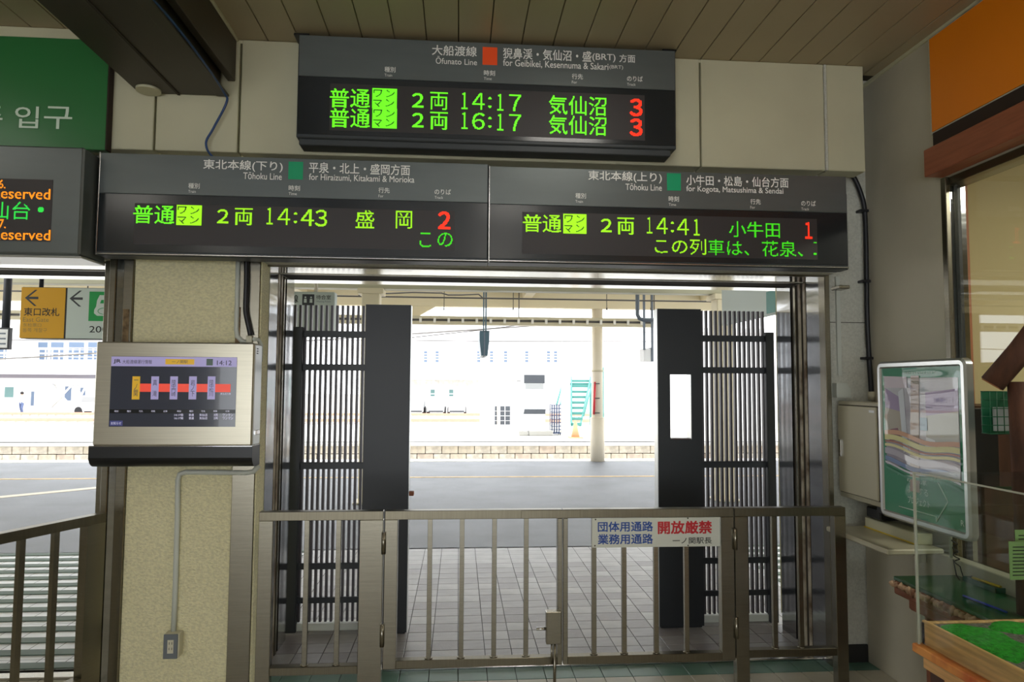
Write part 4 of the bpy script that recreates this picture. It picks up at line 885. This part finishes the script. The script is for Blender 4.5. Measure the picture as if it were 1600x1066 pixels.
for lab, x, y, r, nm in (('round cream column at the platform edge with the red rod', 2.9, 14.35, .115, 'canopy_column'), ('round cream column at the platform edge far left', -9.6, 14.35, .115, 'canopy_column')):
    t = thing(nm, lab, 'column', (x, y, 0), CG)
    build(G().tube([(x, y, 0), (x, y, 3.18)], r, 20), 'shaft', M['pole'], t); build(G().tube([(x, y, 1.86), (x, y, 1.90)], r + .008, 20), 'collar', M['tray'], t); build(G().tube([(x, y, 0), (x, y, .9)], r + .035, 20), 'base_sleeve', M['pole'], t)
    if x > 0:
        rd = thing('red_rod', 'thin red rod strapped to the column at the platform edge', 'rod', (x - .15, y - .1, .95))
        p, q = at(928, 648, Y=14.22), at(929.5, 597, Y=14.22); build(G().tube([tuple(p), tuple(q)], .022, 8), 'rod', M['redp'], rd)
        for f in (.05, .5, .95): zz = p[2] + (q[2] - p[2]) * f; build(B(p[0], p[0] + .12, 14.2, 14.24, zz - .01, zz + .01, b=.003), 'strap', M['wire'], rd)
for lab, x in (('square cream post near the building, half hidden by the left black panel', -1.2), ('square cream post behind the right slatted door', 3.72)):
    t = thing('canopy_post', lab, 'post', (x, 9.5, 0), 'square cream posts under the near girder')
    build(B(x - .12, x + .12, 9.38, 9.62, .02, 2.875, b=.01), 'shaft', M['canopy'], t); build(B(x - .18, x + .18, 9.32, 9.68, 0, .02, b=.004), 'foot_plate', M['tray'], t); build(B(x - .17, x + .17, 9.33, 9.67, 2.80, 2.875, b=.004), 'cap_plate', M['canopy'], t)
# cable tray hanging
t = thing('cable_tray', 'long double cream cable tray with white clamps hung under the canopy', 'cable tray', (0, 13.9, 2.78))
build(B(-20, 4.9, 13.8, 14.0, 2.885, 2.945, b=.004), 'upper_channel', M['tray'], t); build(B(-20, 4.9, 13.8, 14.0, 2.775, 2.84, b=.004), 'lower_channel', M['tray'], t); build(BX(-20, 4.9, 13.85, 13.98, 2.84, 2.885), 'cables', M['wire'], t)
c0 = None
for i in range(60):
    x = -12 + i * .28
    if c0 is None: c0 = build(B(x, x + .05, 13.78, 13.8, 2.81, 2.905, b=.003), 'clamp', M['clampw'], t)
    else: rep(c0, dx=i * .28)
for x in (-10, -7.2, -4.4, -1.6, 1.2, 4.0): build(G().tube([(x, 13.9, 2.94), (x, 13.9, 3.66)], .012, 6), 'hanger', M['wire'], t)
# hanging rail pipe with wire hangers
t = thing('hanging_pipe', 'long grey pipe hung on thin rods just below the near girder', 'pipe', (0, 10.2, 2.9))
zz = at(716, 465.5, Y=10.4)[2]; build(G().tube([(-12, 10.4, zz), (14, 10.4, zz)], .012, 8), 'pipe', M['wire'], t)
for px in (694, 802, 948, 1017): x = at(px, 470, Y=10.4)[0]; build(G().tube([(x, 10.4, at(px, 484, Y=10.4)[2]), (x, 10.4, 3.62)], .006, 6), 'hanger', M['wire'], t); build(B(x - .01, x + .01, 10.39, 10.41, at(px, 485, Y=10.4)[2], at(px, 481, Y=10.4)[2], b=.002), 'nut', M['wire'], t)
solo(G().tube([tuple(at(a, b, Y=10.9)) for a, b in ((560, 462), (600, 459), (645, 457), (690, 458), (700, 461), (720, 461), (748, 460), (755, 466))], .012, 6), 'sagging_cable', M['wire'], 'dark cable sagging along the canopy above the left black panel', 'cable')
solo(G().tube([tuple(at(a, b, Y=10)) for a, b in ((996, 380), (996, 480), (996, 492), (999, 498), (1005, 500), (1060, 500))], .03, 12), 'drain_pipe', M['pipeg'], 'grey-blue elbow drain pipe under the canopy beside the right panel', 'pipe')
# edge-on hanging sign
t = thing('hanging_sign', 'slate hanging sign seen edge-on under the canopy in the middle', 'sign', (.45, 12, 2.5))
a, b = at(757.5, 474, Y=12), at(757.5, 518, Y=12)
build(B(a[0] - .03, a[0] - .005, 11.98, 12.02, b[2], 3.66, b=.003), 'hanger', M['slate'], t); build(B(a[0] + .008, a[0] + .035, 11.98, 12.02, b[2], 3.66, b=.003), 'hanger', M['slate'], t)
zt, zb = at(758, 517, Y=12)[2], at(758, 556, Y=12)[2]
g = G().prism([(-.085, 0), (.085, 0), (.085, -.17), (.055, zb - zt), (-.055, zb - zt), (-.085, -.17)], (a[0], 12.0, zt), (1, 0, 0), (0, 0, 1), (0, 1.0, 0)); build(g, 'sign_case', M['slate'], t)
build(B(a[0] - .012, a[0] + .012, 11.99, 13.0, zb, zt, b=.002), 'front_rib', M['pipeg'], t)
t = thing('hanging_box', 'white box sign on two hangers left of the right black panel', 'sign', tuple(at(1012, 565, Y=13)))
for px in (1006.5, 1019): x = at(px, 530, Y=13)[0]; build(B(x - .02, x + .02, 12.98, 13.02, at(px, 547, Y=13)[2], 3.66, b=.003), 'hanger', M['pipeg'], t)
p, q = at(1006, 565, Y=13), at(1017, 545, Y=13); build(B(p[0], q[0], 13, 13.3, p[2], q[2], b=.003), 'box', M['bwhite'], t); build(B(q[0], q[0] + .05, 12.99, 13.3, p[2], q[2] + .02, b=.003), 'dark_side', M['pipeg'], t)
# outdoor guide signs
YY = 7.0; PY_ = Plane('Y', YY)
t = thing('direction_sign', 'hanging yellow and grey direction sign reading East Gate, left doorway', 'sign', (-3.8, YY, 2.0))
u0, u1, v0, v1 = rectp(PY_, 32, 449.5, 101, 528.5); us = rectp(PY_, 104, 450, 190, 529)
build(B(u0, us[1], YY + .004, YY + .14, v0 - .005, v1 + .005, b=.006), 'case', M['signdk'], t)
build(BX(u0, u1, YY, YY + .004, v0, v1), 'yellow_face', M['ysign'], t); build(BX(us[0], us[1], YY, YY + .004, v0, v1), 'grey_face', M['gsign'], t)
for x in (-4.1, -3.45): build(G().tube([(x, YY + .07, v1), (x, YY + .07, 3.62)], .02, 10), 'hanger', M['signdk'], t)
def arrow(px, py, s_, m_):
    x, zz = PY_.uv(px, py); k = s_
    for poly in ([(0, 0), (.12, .105), (.15, .105), (.05, .016), (.165, .016), (.165, -.016), (.05, -.016), (.15, -.105), (.12, -.105)],):
        build(G().prism([(a * k, b * k) for a, b in poly], (x, YY - .001, zz), (1, 0, 0), (0, 0, 1), (0, .001, 0)), 'arrow', m_, t)
arrow(39, 465.5, .75, M['signdk']); arrow(108.7, 466.5, .75, M['signdk'])
text(PY_, '東口改札', 37.5, 93, 487.5, 12.8, M['inkb'], t, e=.001, bold=.01); text(PY_, 'East Gate', 36, 76.3, 499.5, 7, M['chin'], t, e=.001); text(PY_, '东检票口', 36, 64.6, 508, 5.6, M['chin'], t, e=.001); text(PY_, '동쪽 개찰구', 35.6, 73.6, 516, 6.5, M['chin'], t, e=.001)
ic = patch(PY_, 139, 456, 186, 502, M['gpic'], t, 'pictogram', e=.001)
x, zz = PY_.uv(164, 479); sc_ = .0058
tr = [(-9, 19), (9, 19), (13, 10), (14, 0), (17, -6), (17, -12), (12, -16), (-12, -16), (-17, -12), (-17, -6), (-14, 0), (-13, 10)]
build(G().prism([(a * sc_, b * sc_) for a, b in tr], (x, YY - .002, zz), (1, 0, 0), (0, 0, 1), (0, .001, 0)), 'train_front', M['gsign'], ic)
build(G().prism([(a * sc_, b * sc_) for a, b in ((-6, 11), (6, 11), (8, 5), (-8, 5))], (x, YY - .003, zz), (1, 0, 0), (0, 0, 1), (0, .001, 0)), 'train_windscreen', M['gpic'], ic)
pts = [(x + 11 * sc_ * math.cos(i * math.pi / 8), YY - .003, zz - 8 * sc_ + 5.5 * sc_ * math.sin(i * math.pi / 8)) for i in range(17)]; build(G().tube(pts, .003, 5, cap=False), 'train_nose', M['gpic'], ic)
text(PY_, '200', 139.6, 168.5, 514.8, 10.2, M['inkb'], t, e=.001, bold=.006); text(PY_, 'm', 171, 181, 516.4, 7, M['inkb'], t, e=.001, bold=.006)
t = thing('platform_sign', 'small white hanging notice at the far left edge of the picture', 'sign', tuple(at(8, 550, Y=8)))
p, q = at(-30, 546, Y=8), at(15, 512, Y=8); build(B(p[0], q[0], 8, 8.06, p[2], q[2], b=.004), 'case', M['signdk'], t); build(BX(p[0], q[0] - .015, 7.996, 8, p[2] + .02, q[2] - .02), 'face', M['bwhite'], t)
P8 = Plane('Y', 7.996)
for k in range(3): patch(P8, -12, 520 + k * 8, 9, 522.5 + k * 8, M['pipeg'], t, 'print_line', e=.001)
build(G().tube([(q[0] - .06, 8.03, q[2]), (q[0] - .06, 8.03, 3.62)], .04, 10), 'hanger', M['signdk'], t)
t = thing('waiting_room_sign', 'pale grey hanging sign with waiting room pictogram behind the left slats', 'sign', (-1.7, YY, 2.08))
u0, u1, v0, v1 = rectp(PY_, 400, 455.5, 522.5, 520); build(B(u0, u1, YY + .004, YY + .14, v0, v1, b=.006), 'case', M['gsign'], t); build(BX(u0 + .01, u1 - .01, YY, YY + .004, v0 + .01, v1 - .01), 'face', M['gsign'], t)
for x in (u0 + .2, u1 - .2): build(G().tube([(x, YY + .07, v1), (x, YY + .07, 3.62)], .018, 10), 'hanger', M['pole'], t)
text(PY_, '大船渡線', 421, 466, 466.8, 12.6, M['inkb'], t, e=.001, bold=.008); ic = patch(PY_, 472.3, 460, 491, 477, M['signdk'], t, 'pictogram', e=.001)
x, zz = PY_.uv(481.6, 468.5)
for dx in (-.028, .028): build(G().prism([(-.014, -.03), (.014, -.03), (.012, .01), (-.012, .01)], (x + dx, YY - .002, zz), (1, 0, 0), (0, 0, 1), (0, .001, 0)), 'figure', M['gsign'], ic); build(G().prism([(.009 * math.cos(i), .009 * math.sin(i)) for i in np.arange(0, 6.2, .8)], (x + dx, YY - .002, zz + .024), (1, 0, 0), (0, 0, 1), (0, .001, 0)), 'figure_head', M['gsign'], ic)
text(PY_, '待合室', 494, 517, 464.6, 6.9, M['inkb'], t, e=.001, bold=.006); text(PY_, 'Waiting Room', 494, 517, 471.6, 3.6, M['pipeg'], t, e=.001); text(PY_, 'Ōfunato Line', 421, 466, 482, 8, M['pipeg'], t, e=.001)
t = thing('side_sign', 'grey hanging board with green lower band seen sideways, upper right beyond the door', 'sign', (3.4, 7.5, 2.35))
build(B(3.36, 3.42, 6.3, 8.6, 2.36, 3.05, b=.006), 'case', M['gsign'], t); build(BX(3.355, 3.36, 6.3, 7.3, 2.38, 2.62), 'green_band', M['teal'], t); build(BX(3.355, 3.36, 6.32, 8.58, 2.82, 3.03), 'dark_band', M['pipeg'], t)
for y in (6.7, 8.2): build(G().tube([(3.39, y, 3.05), (3.39, y, 3.62)], .018, 8), 'hanger', M['pole'], t)
build(BX(-5.5, -5.0, 4.51, 4.52, 1, 1.1), 'notice', M['orn'], None)['kind'] = 'structure'

# overhead wires
def wire_(l, Y, r, lab): return solo(G().tube([tuple(at(a, b, Y=Y)) for a, b in l], r, 5), 'overhead_wire', M['wire'], lab, 'wire')
wire_([(-200, 531), (640, 532), (760, 533.5), (1030, 534), (1500, 534)], 17, .010, 'level overhead wire above the nearest track')
wire_([(640, 528), (750, 516), (860, 502)], 13.93, .008, 'thin wire rising to the right above the left black panel')
wire_([(-100, 566), (60, 558), (150, 552), (400, 538), (900, 505)], 30, .03, 'thick sloping wire crossing before the far balconies')

# ================================================================== OPPOSITE SIDE
t = thing('white_cabinet', 'tall white cabinet with dark recess and dark slot on the opposite platform', 'cabinet', (2.35, 21.7, 0))
build(B(1.99, 2.70, 21.5, 22.1, .10, 1.89, b=.02), 'body', M['bwhite'], t)
p, q = at(819, 599, Y=21.49), at(851, 586, Y=21.49); build(BX(p[0], q[0], 21.47, 21.5, p[2], q[2]), 'dark_recess', M['dgrey'], t)
p, q = at(821, 608, Y=21.49), at(849, 599, Y=21.49); build(BX(p[0], q[0], 21.47, 21.5, p[2], q[2]), 'grey_panel', M['cgrey'], t)
p, q = at(818, 647, Y=21.49), at(853, 639, Y=21.49); g = G().prism([(0, 0), (.68, 0), (.7, .15), (.03, .15)], (p[0], 21.47, p[2]), (1, 0, 0), (0, 0, 1), (0, .03, 0)); build(g, 'dark_slot', M['dgrey'], t)
for dx, w_ in ((-.15, .28), (.16, .75)): 
    bmx = None; build(B(2.0 + dx, 2.0 + dx + w_, 21.2, 21.5, 0, .17, b=.03), 'base_stone', M['stone'], t)
t = thing('barred_hut', 'white hut with a dark barred window beyond the opposite platform', 'hut', (2.3, 31, -1))
build(B(1.0, 3.3, 30.02, 32.5, -1, 1.6, b=.03), 'wall', M['bwhite'], t); p, q = at(773, 665, Y=30), at(797, 635, Y=30); build(BX(p[0], q[0], 29.99, 30.02, p[2], q[2]), 'window', M['dgrey'], t)
for i in range(1, 4): zz = p[2] + (q[2] - p[2]) * i / 4; build(BX(p[0], q[0], 29.96, 29.99, zz - .008, zz + .008), 'bar', M['bwhite'], t)
for i in (1, 2): xx = p[0] + (q[0] - p[0]) * i / 3; build(BX(xx - .012, xx + .012, 29.96, 29.99, p[2], q[2]), 'bar', M['bwhite'], t)
build(B(.9, 3.4, 29.9, 32.6, 1.6, 1.7, b=.02), 'roof', M['bwhite'], t)
build(G().tube([tuple(at(779, 672, Y=28)), tuple(at(779, 622, Y=28))], .06, 8), 'post', M['pole'], t)
# teal stair
t = thing('teal_stair', 'teal steel staircase with handrail behind the opposite platform', 'stairs', (4.6, 26, 0))
p0_, p1_ = at(893, 664, Y=25.5), at(893, 596, Y=25.5)
for i in range(9):
    f = i / 8; yy = 664 - 68 * f; a = at(893, yy, Y=26 + f * 2.4); b = at(909 + 12 * f, yy, Y=26 + f * 2.4); build(B(a[0], b[0], 26 + f * 2.4, 26.28 + f * 2.4, a[2] - .03, a[2] + .07, b=.005), 'tread', M['teal'], t)
for l in (((892, 668), (892, 594)), ((905, 672), (922, 594))):
    a, b = at(l[0][0], l[0][1], Y=26), at(l[1][0], l[1][1], Y=28.6); g = G().obox(a, Vector(b - a), Vector((.05, 0, 0)), Vector((0, 0, .16))); build(g, 'stringer', M['teal'], t)
for l in (((912, 650), (927, 592)), ((876, 632), (884, 590)), ((870, 632), (880, 594))): build(G().tube([tuple(at(*l[0], Y=26)), tuple(at(*l[1], Y=27.5))], .035, 6), 'handrail', M['teal'], t)
a = at(893, 600, Y=28.4); build(B(a[0] - .1, a[0] + 1.0, 28.4, 29.6, a[2] - .05, a[2] + .05, b=.01), 'landing', M['teal'], t)
for px in (893, 923): a = at(px, 600, Y=29.4); build(B(a[0] - .04, a[0] + .04, 29.4, 29.48, 0 - 1.0, a[2], b=.005), 'leg', M['teal'], t)
# roll cage
t = thing('roll_cage', 'navy wire roll cage standing beside the white cabinet', 'trolley', (3.05, 21.6, 0))
p, q = at(862, 682, Y=21.5), at(877, 633, Y=21.5); g = G()
for i in range(5): x = p[0] + (q[0] - p[0]) * i / 4; g.tube([(x, 21.5, .06), (x, 21.5, q[2])], .014, 5); g.tube([(x, 21.9, .06), (x, 21.9, q[2])], .012, 5)
for i in range(9): zz = .06 + (q[2] - .06) * i / 8; g.tube([(p[0], 21.9, zz), (p[0], 21.5, zz), (q[0], 21.5, zz), (q[0], 21.9, zz)], .013, 5)
build(g, 'wire_cage', M['navy'], t); build(B(p[0], q[0], 21.5, 21.9, .05, .09, b=.004), 'base', M['navy'], t)
for x in (p[0] + .03, q[0] - .03):
    for y in (21.53, 21.87): build(G().tube([(x - .012, y, .027), (x + .012, y, .027)], .027, 10), 'castor', M['tyre'], t)
a = at(881, 672, Y=22.2); solo(G().tube([(a[0], 22.2, 0), (a[0], 22.2, .55)], .12, 12, r2=.05), 'yellow_bollard', M['yel'], 'small yellow bollard just right of the roll cage', 'bollard')
a = at(899, 684, Y=20.5); t = thing('traffic_cone', 'pale orange cone at the foot of the teal stairs', 'cone', (a[0], 20.5, 0)); build(G().tube([(a[0], 20.5, .03), (a[0], 20.5, .52)], .13, 16, r2=.03), 'cone_body', M['orn'], t); build(B(a[0] - .2, a[0] + .2, 20.3, 20.7, 0, .03, b=.005), 'base', M['orn'], t)
a = at(887, 680, Y=20.6); solo(B(a[0] - .12, a[0] + .12, 20.9, 21.14, 0, 3.6, b=.01), 'white_post', M['bwhite'], 'square white post between the roll cage and teal stairs', 'post')
t = thing('hoarding', 'long white site hoarding on the opposite platform at the right', 'fence', (8.8, 24, 0))
for k in range(5):
    x = 5.1 + k * 1.82
    for j in range(3): build(B(x, x + 1.8, 24, 24.06, .02 + j * .72, .72 + j * .72, b=.01), 'hoarding_panel', M['bwhite'], t)
build(B(4.98, 5.08, 23.98, 24.1, 0, 2.2, b=.01), 'post', M['teal'], t)
a = at(975, 600, Y=23.97); build(BX(a[0] - .12, a[0] + .12, 23.98, 24.0, a[2] - .02, a[2] + .02), 'plate', M['stone'], t)
# tracks in the yard
for i, (y, lab) in enumerate(((36, 'railway track nearest beyond the opposite platform'), (45, 'middle railway track in the yard'), (53.5, 'farthest railway track in front of the white buildings'))):
    t = thing('railway_track', lab, 'railway track', (0, y, -1), 'rusty tracks in the yard')
    for dy in (-.53, .53): build(BX(-70, 70, y + dy - .05, y + dy + .05, -.87, -.72), 'rail', M['rail'], t)
    g = G()
    for k in range(-110, 111): g.box(k * .6 - .1, k * .6 + .1, y - 1.1, y + 1.1, -1, -.87)
    tag(build(g, 'sleeper', M['sleeper'], t), None, None, kind='stuff')
# buildings
def win(t, px0, py0, px1, py1, Y, m_, bars=2):
    pl = Plane('Y', Y); u0, u1, v0, v1 = rectp(pl, px0, py0, px1, py1)
    f = build(B(u0 - .08, u1 + .08, Y - .06, Y, v0 - .08, v1 + .08, b=.01), 'window', M['bwhite'], t); build(BX(u0, u1, Y - .07, Y - .055, v0, v1), 'pane', m_, f)
    for k in range(1, bars + 1): zz = v0 + (v1 - v0) * k / (bars + 1); build(BX(u0, u1, Y - .09, Y - .06, zz - .04, zz + .04), 'glazing_bar', M['bwhite'], f)
Yb = 62
t = thing('depot_building', 'long white two-storey depot building straight ahead beyond the tracks', 'building', (5, Yb + 4, -1))
xa, xb = at(590, 600, Y=Yb)[0], at(1240, 600, Y=Yb)[0]
build(B(xa, xb, Yb, Yb + 10, -1, 6.4, b=.05), 'wall', M['bwhite'], t); build(B(xa - .5, xb + .5, Yb - .6, Yb + 10.5, 6.4, 6.8, b=.05), 'roof', M['bwhite'], t)
zc, zd_ = at(716, 594, Y=Yb - 1.5)[2], at(716, 586, Y=Yb - 1.5)[2]; build(B(xa, at(815, 600, Y=Yb)[0], Yb - 1.5, Yb, zc, zd_, b=.03), 'awning', M['bwhite'], t); build(BX(xa, at(815, 600, Y=Yb)[0], Yb - .04, Yb, zc - .55, zc), 'painted_shade_band', M['conc'], t)  # shade below the awning put on the wall as a greyer strip
for px in (665, 716 - 33, 748, 768, 790, 823, 857, 868): win(t, px - 2.6, 549, px + 2.6, 566, Yb, M['bwin'], 3)
for px in (676, 705, 757, 785): win(t, px - 3.2, 609, px + 3.2, 622, Yb, M['bteal'], 1)
win(t, 807.5, 595, 814, 601, Yb, M['cgrey'], 1); win(t, 807, 608, 813.5, 613, Yb, M['cgrey'], 1)
t = thing('annex_building', 'white building with railed balconies and cross-braced windows seen left', 'building', (-32, Yb + 3, -1))
Yl = 58; xa, xb = at(-60, 600, Y=Yl)[0], at(180, 600, Y=Yl)[0]
build(B(xa, xb, Yl, Yl + 8, -1, 8.5, b=.05), 'wall', M['bwhite'], t)
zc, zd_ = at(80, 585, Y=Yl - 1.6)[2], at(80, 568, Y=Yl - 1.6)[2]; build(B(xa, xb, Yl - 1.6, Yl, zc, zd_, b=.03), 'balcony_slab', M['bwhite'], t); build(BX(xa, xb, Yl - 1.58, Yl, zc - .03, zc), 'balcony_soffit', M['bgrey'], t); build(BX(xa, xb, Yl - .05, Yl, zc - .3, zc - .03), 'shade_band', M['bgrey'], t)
g = G()
for j in range(4): zz = zd_ + .25 + j * .28; g.box(xa, xb, Yl - 1.58, Yl - 1.52, zz - .025, zz + .025)
for k in range(24): x = xa + (xb - xa) * k / 23; g.box(x - .03, x + .03, Yl - 1.6, Yl - 1.5, zd_, zd_ + 1.2)
build(g, 'balcony_railing', M['conc'], t)
for px0, px1 in ((-20, 14), (18, 32), (60, 75), (80, 100), (108, 132), (138, 152)): win(t, px0, 535, px1, 562, Yl, M['bwin'], 2)
build(B(*[at(34, 500, Y=Yl)[0], at(57, 500, Y=Yl)[0]], Yl - 1.7, Yl, zd_, 8.5, b=.03), 'stair_tower', M['bwhite'], t)
win(t, 8, 605, 22, 621, Yl, M['bteal'], 0); win(t, 49, 612, 54, 634, Yl, M['bwin'], 0)
for px0, px1 in ((81, 113), (119, 135)):
    win(t, px0, 601, px1, 636, Yl, M['conc'], 0); pl = Plane('Y', Yl - .1); u0, u1, v0, v1 = rectp(pl, px0, 601, px1, 636)
    for a, b in (((u0, v0), (u1, v1)), ((u0, v1), (u1, v0))): build(G().tube([(a[0], Yl - .12, a[1]), (b[0], Yl - .12, b[1])], .09, 6), 'brace', M['bwhite'], t)
win(t, 102, 604, 112, 626, Yl - .05, M['bwin'], 0); win(t, 126, 606, 134, 623, Yl - .05, M['bwin'], 0)
# parked cars
def car(x, y, lab):
    t = thing('parked_car', lab, 'car', (x, y, -1), 'white cars parked before the depot')
    prof = [(-2.1, .3), (2.1, .3), (2.12, .75), (1.9, .9), (1.1, .98), (.55, 1.45), (-1.2, 1.5), (-1.75, 1.0), (-2.1, .9)]
    build(G().prism(prof, (x, y - .8, -1), (1, 0, 0), (0, 0, 1), (0, 1.6, 0)), 'body', M['bwhite'], t)
    build(G().prism([(-1.1, 1.0), (.95, 1.0), (.5, 1.38), (-1.0, 1.42)], (x, y - .82, -1), (1, 0, 0), (0, 0, 1), (0, .02, 0)), 'side_window', M['cgrey'], t)
    build(G().prism([(1.02, 1.02), (.62, 1.38), (.66, 1.42), (1.09, 1.03)], (x, y - .68, -1), (1, 0, 0), (0, 0, 1), (0, 1.36, 0)), 'windscreen', M['cgrey'], t)
    build(BX(x + 2.1, x + 2.14, y - .7, y + .7, -.72, -.6), 'bumper_grille', M['dgrey'], t)
    for dx in (-1.3, 1.3):
        for yy in (y - .8, y + .8): build(G().tube([(x + dx, yy - .1, -.68), (x + dx, yy + .1, -.68)], .32, 14), 'wheel', M['tyre'], t)
    return t
c0 = car(at(650, 640, Y=58)[0], 58, 'white parked car nearest the left black panel')
for o_ in [c0]: o_.rotation_euler = (0, 0, -math.pi / 2); o_.scale = (.85, .85, 1)
copy_tree(c0, (at(682, 640, Y=58)[0], 58, -1), 'white parked car, middle of the three before the depot')
copy_tree(c0, (at(714, 640, Y=58)[0], 58, -1), 'white parked car, rightmost of the three before the depot')
copy_tree(c0, (at(146, 640, Y=55.5)[0], 56.2, -1), 'white parked car before the annex, just left of the monitor').rotation_euler = (0, 0, 0)
# person far away
pp_ = at(33, 641, Y=56); X0, Y0 = pp_[0], 56
t = thing('person', 'distant person in pale shirt and blue trousers walking before the annex', 'person', (X0, Y0, -1))
def skin(name, vs, es, rs, m_, par, lvl=1):
    me = bpy.data.meshes.new(name); me.from_pydata(vs, es, []); o = link(name, me, par); me.materials.append(m_)
    sm = o.modifiers.new('s', 'SKIN'); sm.use_smooth_shade = True
    for i, r in enumerate(rs): me.skin_vertices[0].data[i].radius = (r, r)
    me.skin_vertices[0].data[0].use_root = True; o.modifiers.new('u', 'SUBSURF').levels = lvl; o.modifiers['u'].render_levels = lvl
    return o
me_vs = [(0, 0, .92), (0, 0, 1.15), (0, 0, 1.38), (0, 0, 1.48), (0, 0, 1.62), (.18, 0, 1.38), (.24, .1, 1.1), (.24, .02, .86), (-.18, 0, 1.38), (-.24, -.1, 1.1), (-.22, -.2, .88), (.1, 0, .86), (.14, -.16, .48), (.2, -.05, .08), (.22, -.18, .03), (-.1, 0, .86), (-.12, .1, .48), (-.16, .34, .12), (-.16, .26, .03)]
me_es = [(0, 1), (1, 2), (2, 3), (3, 4), (2, 5), (5, 6), (6, 7), (2, 8), (8, 9), (9, 10), (0, 11), (11, 12), (12, 13), (13, 14), (0, 15), (15, 16), (16, 17), (17, 18)]
me_rs = [.14, .13, .15, .06, .11, .06, .045, .035, .06, .045, .035, .09, .065, .045, .04, .09, .065, .045, .04]
if True:
    import bmesh as _b
    me = bpy.data.meshes.new('b'); 
    def addskin():
        m2 = bpy.data.meshes.new('body'); m2.from_pydata(me_vs, me_es, []); o = link('body', m2, t); m2.materials.append(M['shirt'])
        bpy.context.view_layer.objects.active = o
        sm = o.modifiers.new('s', 'SKIN')
        if not m2.skin_vertices: 
            bmx = bmesh.new(); bmx.from_mesh(m2); bmx.verts.layers.skin.verify(); bmx.to_mesh(m2); bmx.free()
        for i, r in enumerate(me_rs): m2.skin_vertices[0].data[i].radius = (r, r)
        m2.skin_vertices[0].data[0].use_root = True; u_ = o.modifiers.new('u', 'SUBSURF'); u_.levels = 1; u_.render_levels = 1
        bpy.context.view_layer.update(); ev = o.evaluated_get(bpy.context.evaluated_depsgraph_get()); m3 = bpy.data.meshes.new_from_object(ev)
        o.modifiers.clear(); o.data = m3; m3.materials.clear()
        for k in ('shirt', 'trouser', 'skin'): m3.materials.append(M[k])
        for p in m3.polygons:
            zc_ = p.center.z; p.material_index = 1 if zc_ < .95 and abs(p.center.x) < .235 and not (zc_ > .8 and abs(p.center.x) > .2) else (2 if zc_ > 1.46 or (zc_ < .98 and abs(p.center.x) > .2) else 0); p.use_smooth = True
    addskin()
    bmx = bmesh.new(); bmesh.ops.create_uvsphere(bmx, u_segments=12, v_segments=8, radius=.125)
    g = G()
    for v in bmx.verts: v.co = Vector((X0 + v.co.x, Y0 + .015 + v.co.y, -1 + 1.66 + v.co.z * .95))
    g.addbm(bmx, True); build(g, 'hair', M['hair'], t)
bpy.context.view_layer.update()
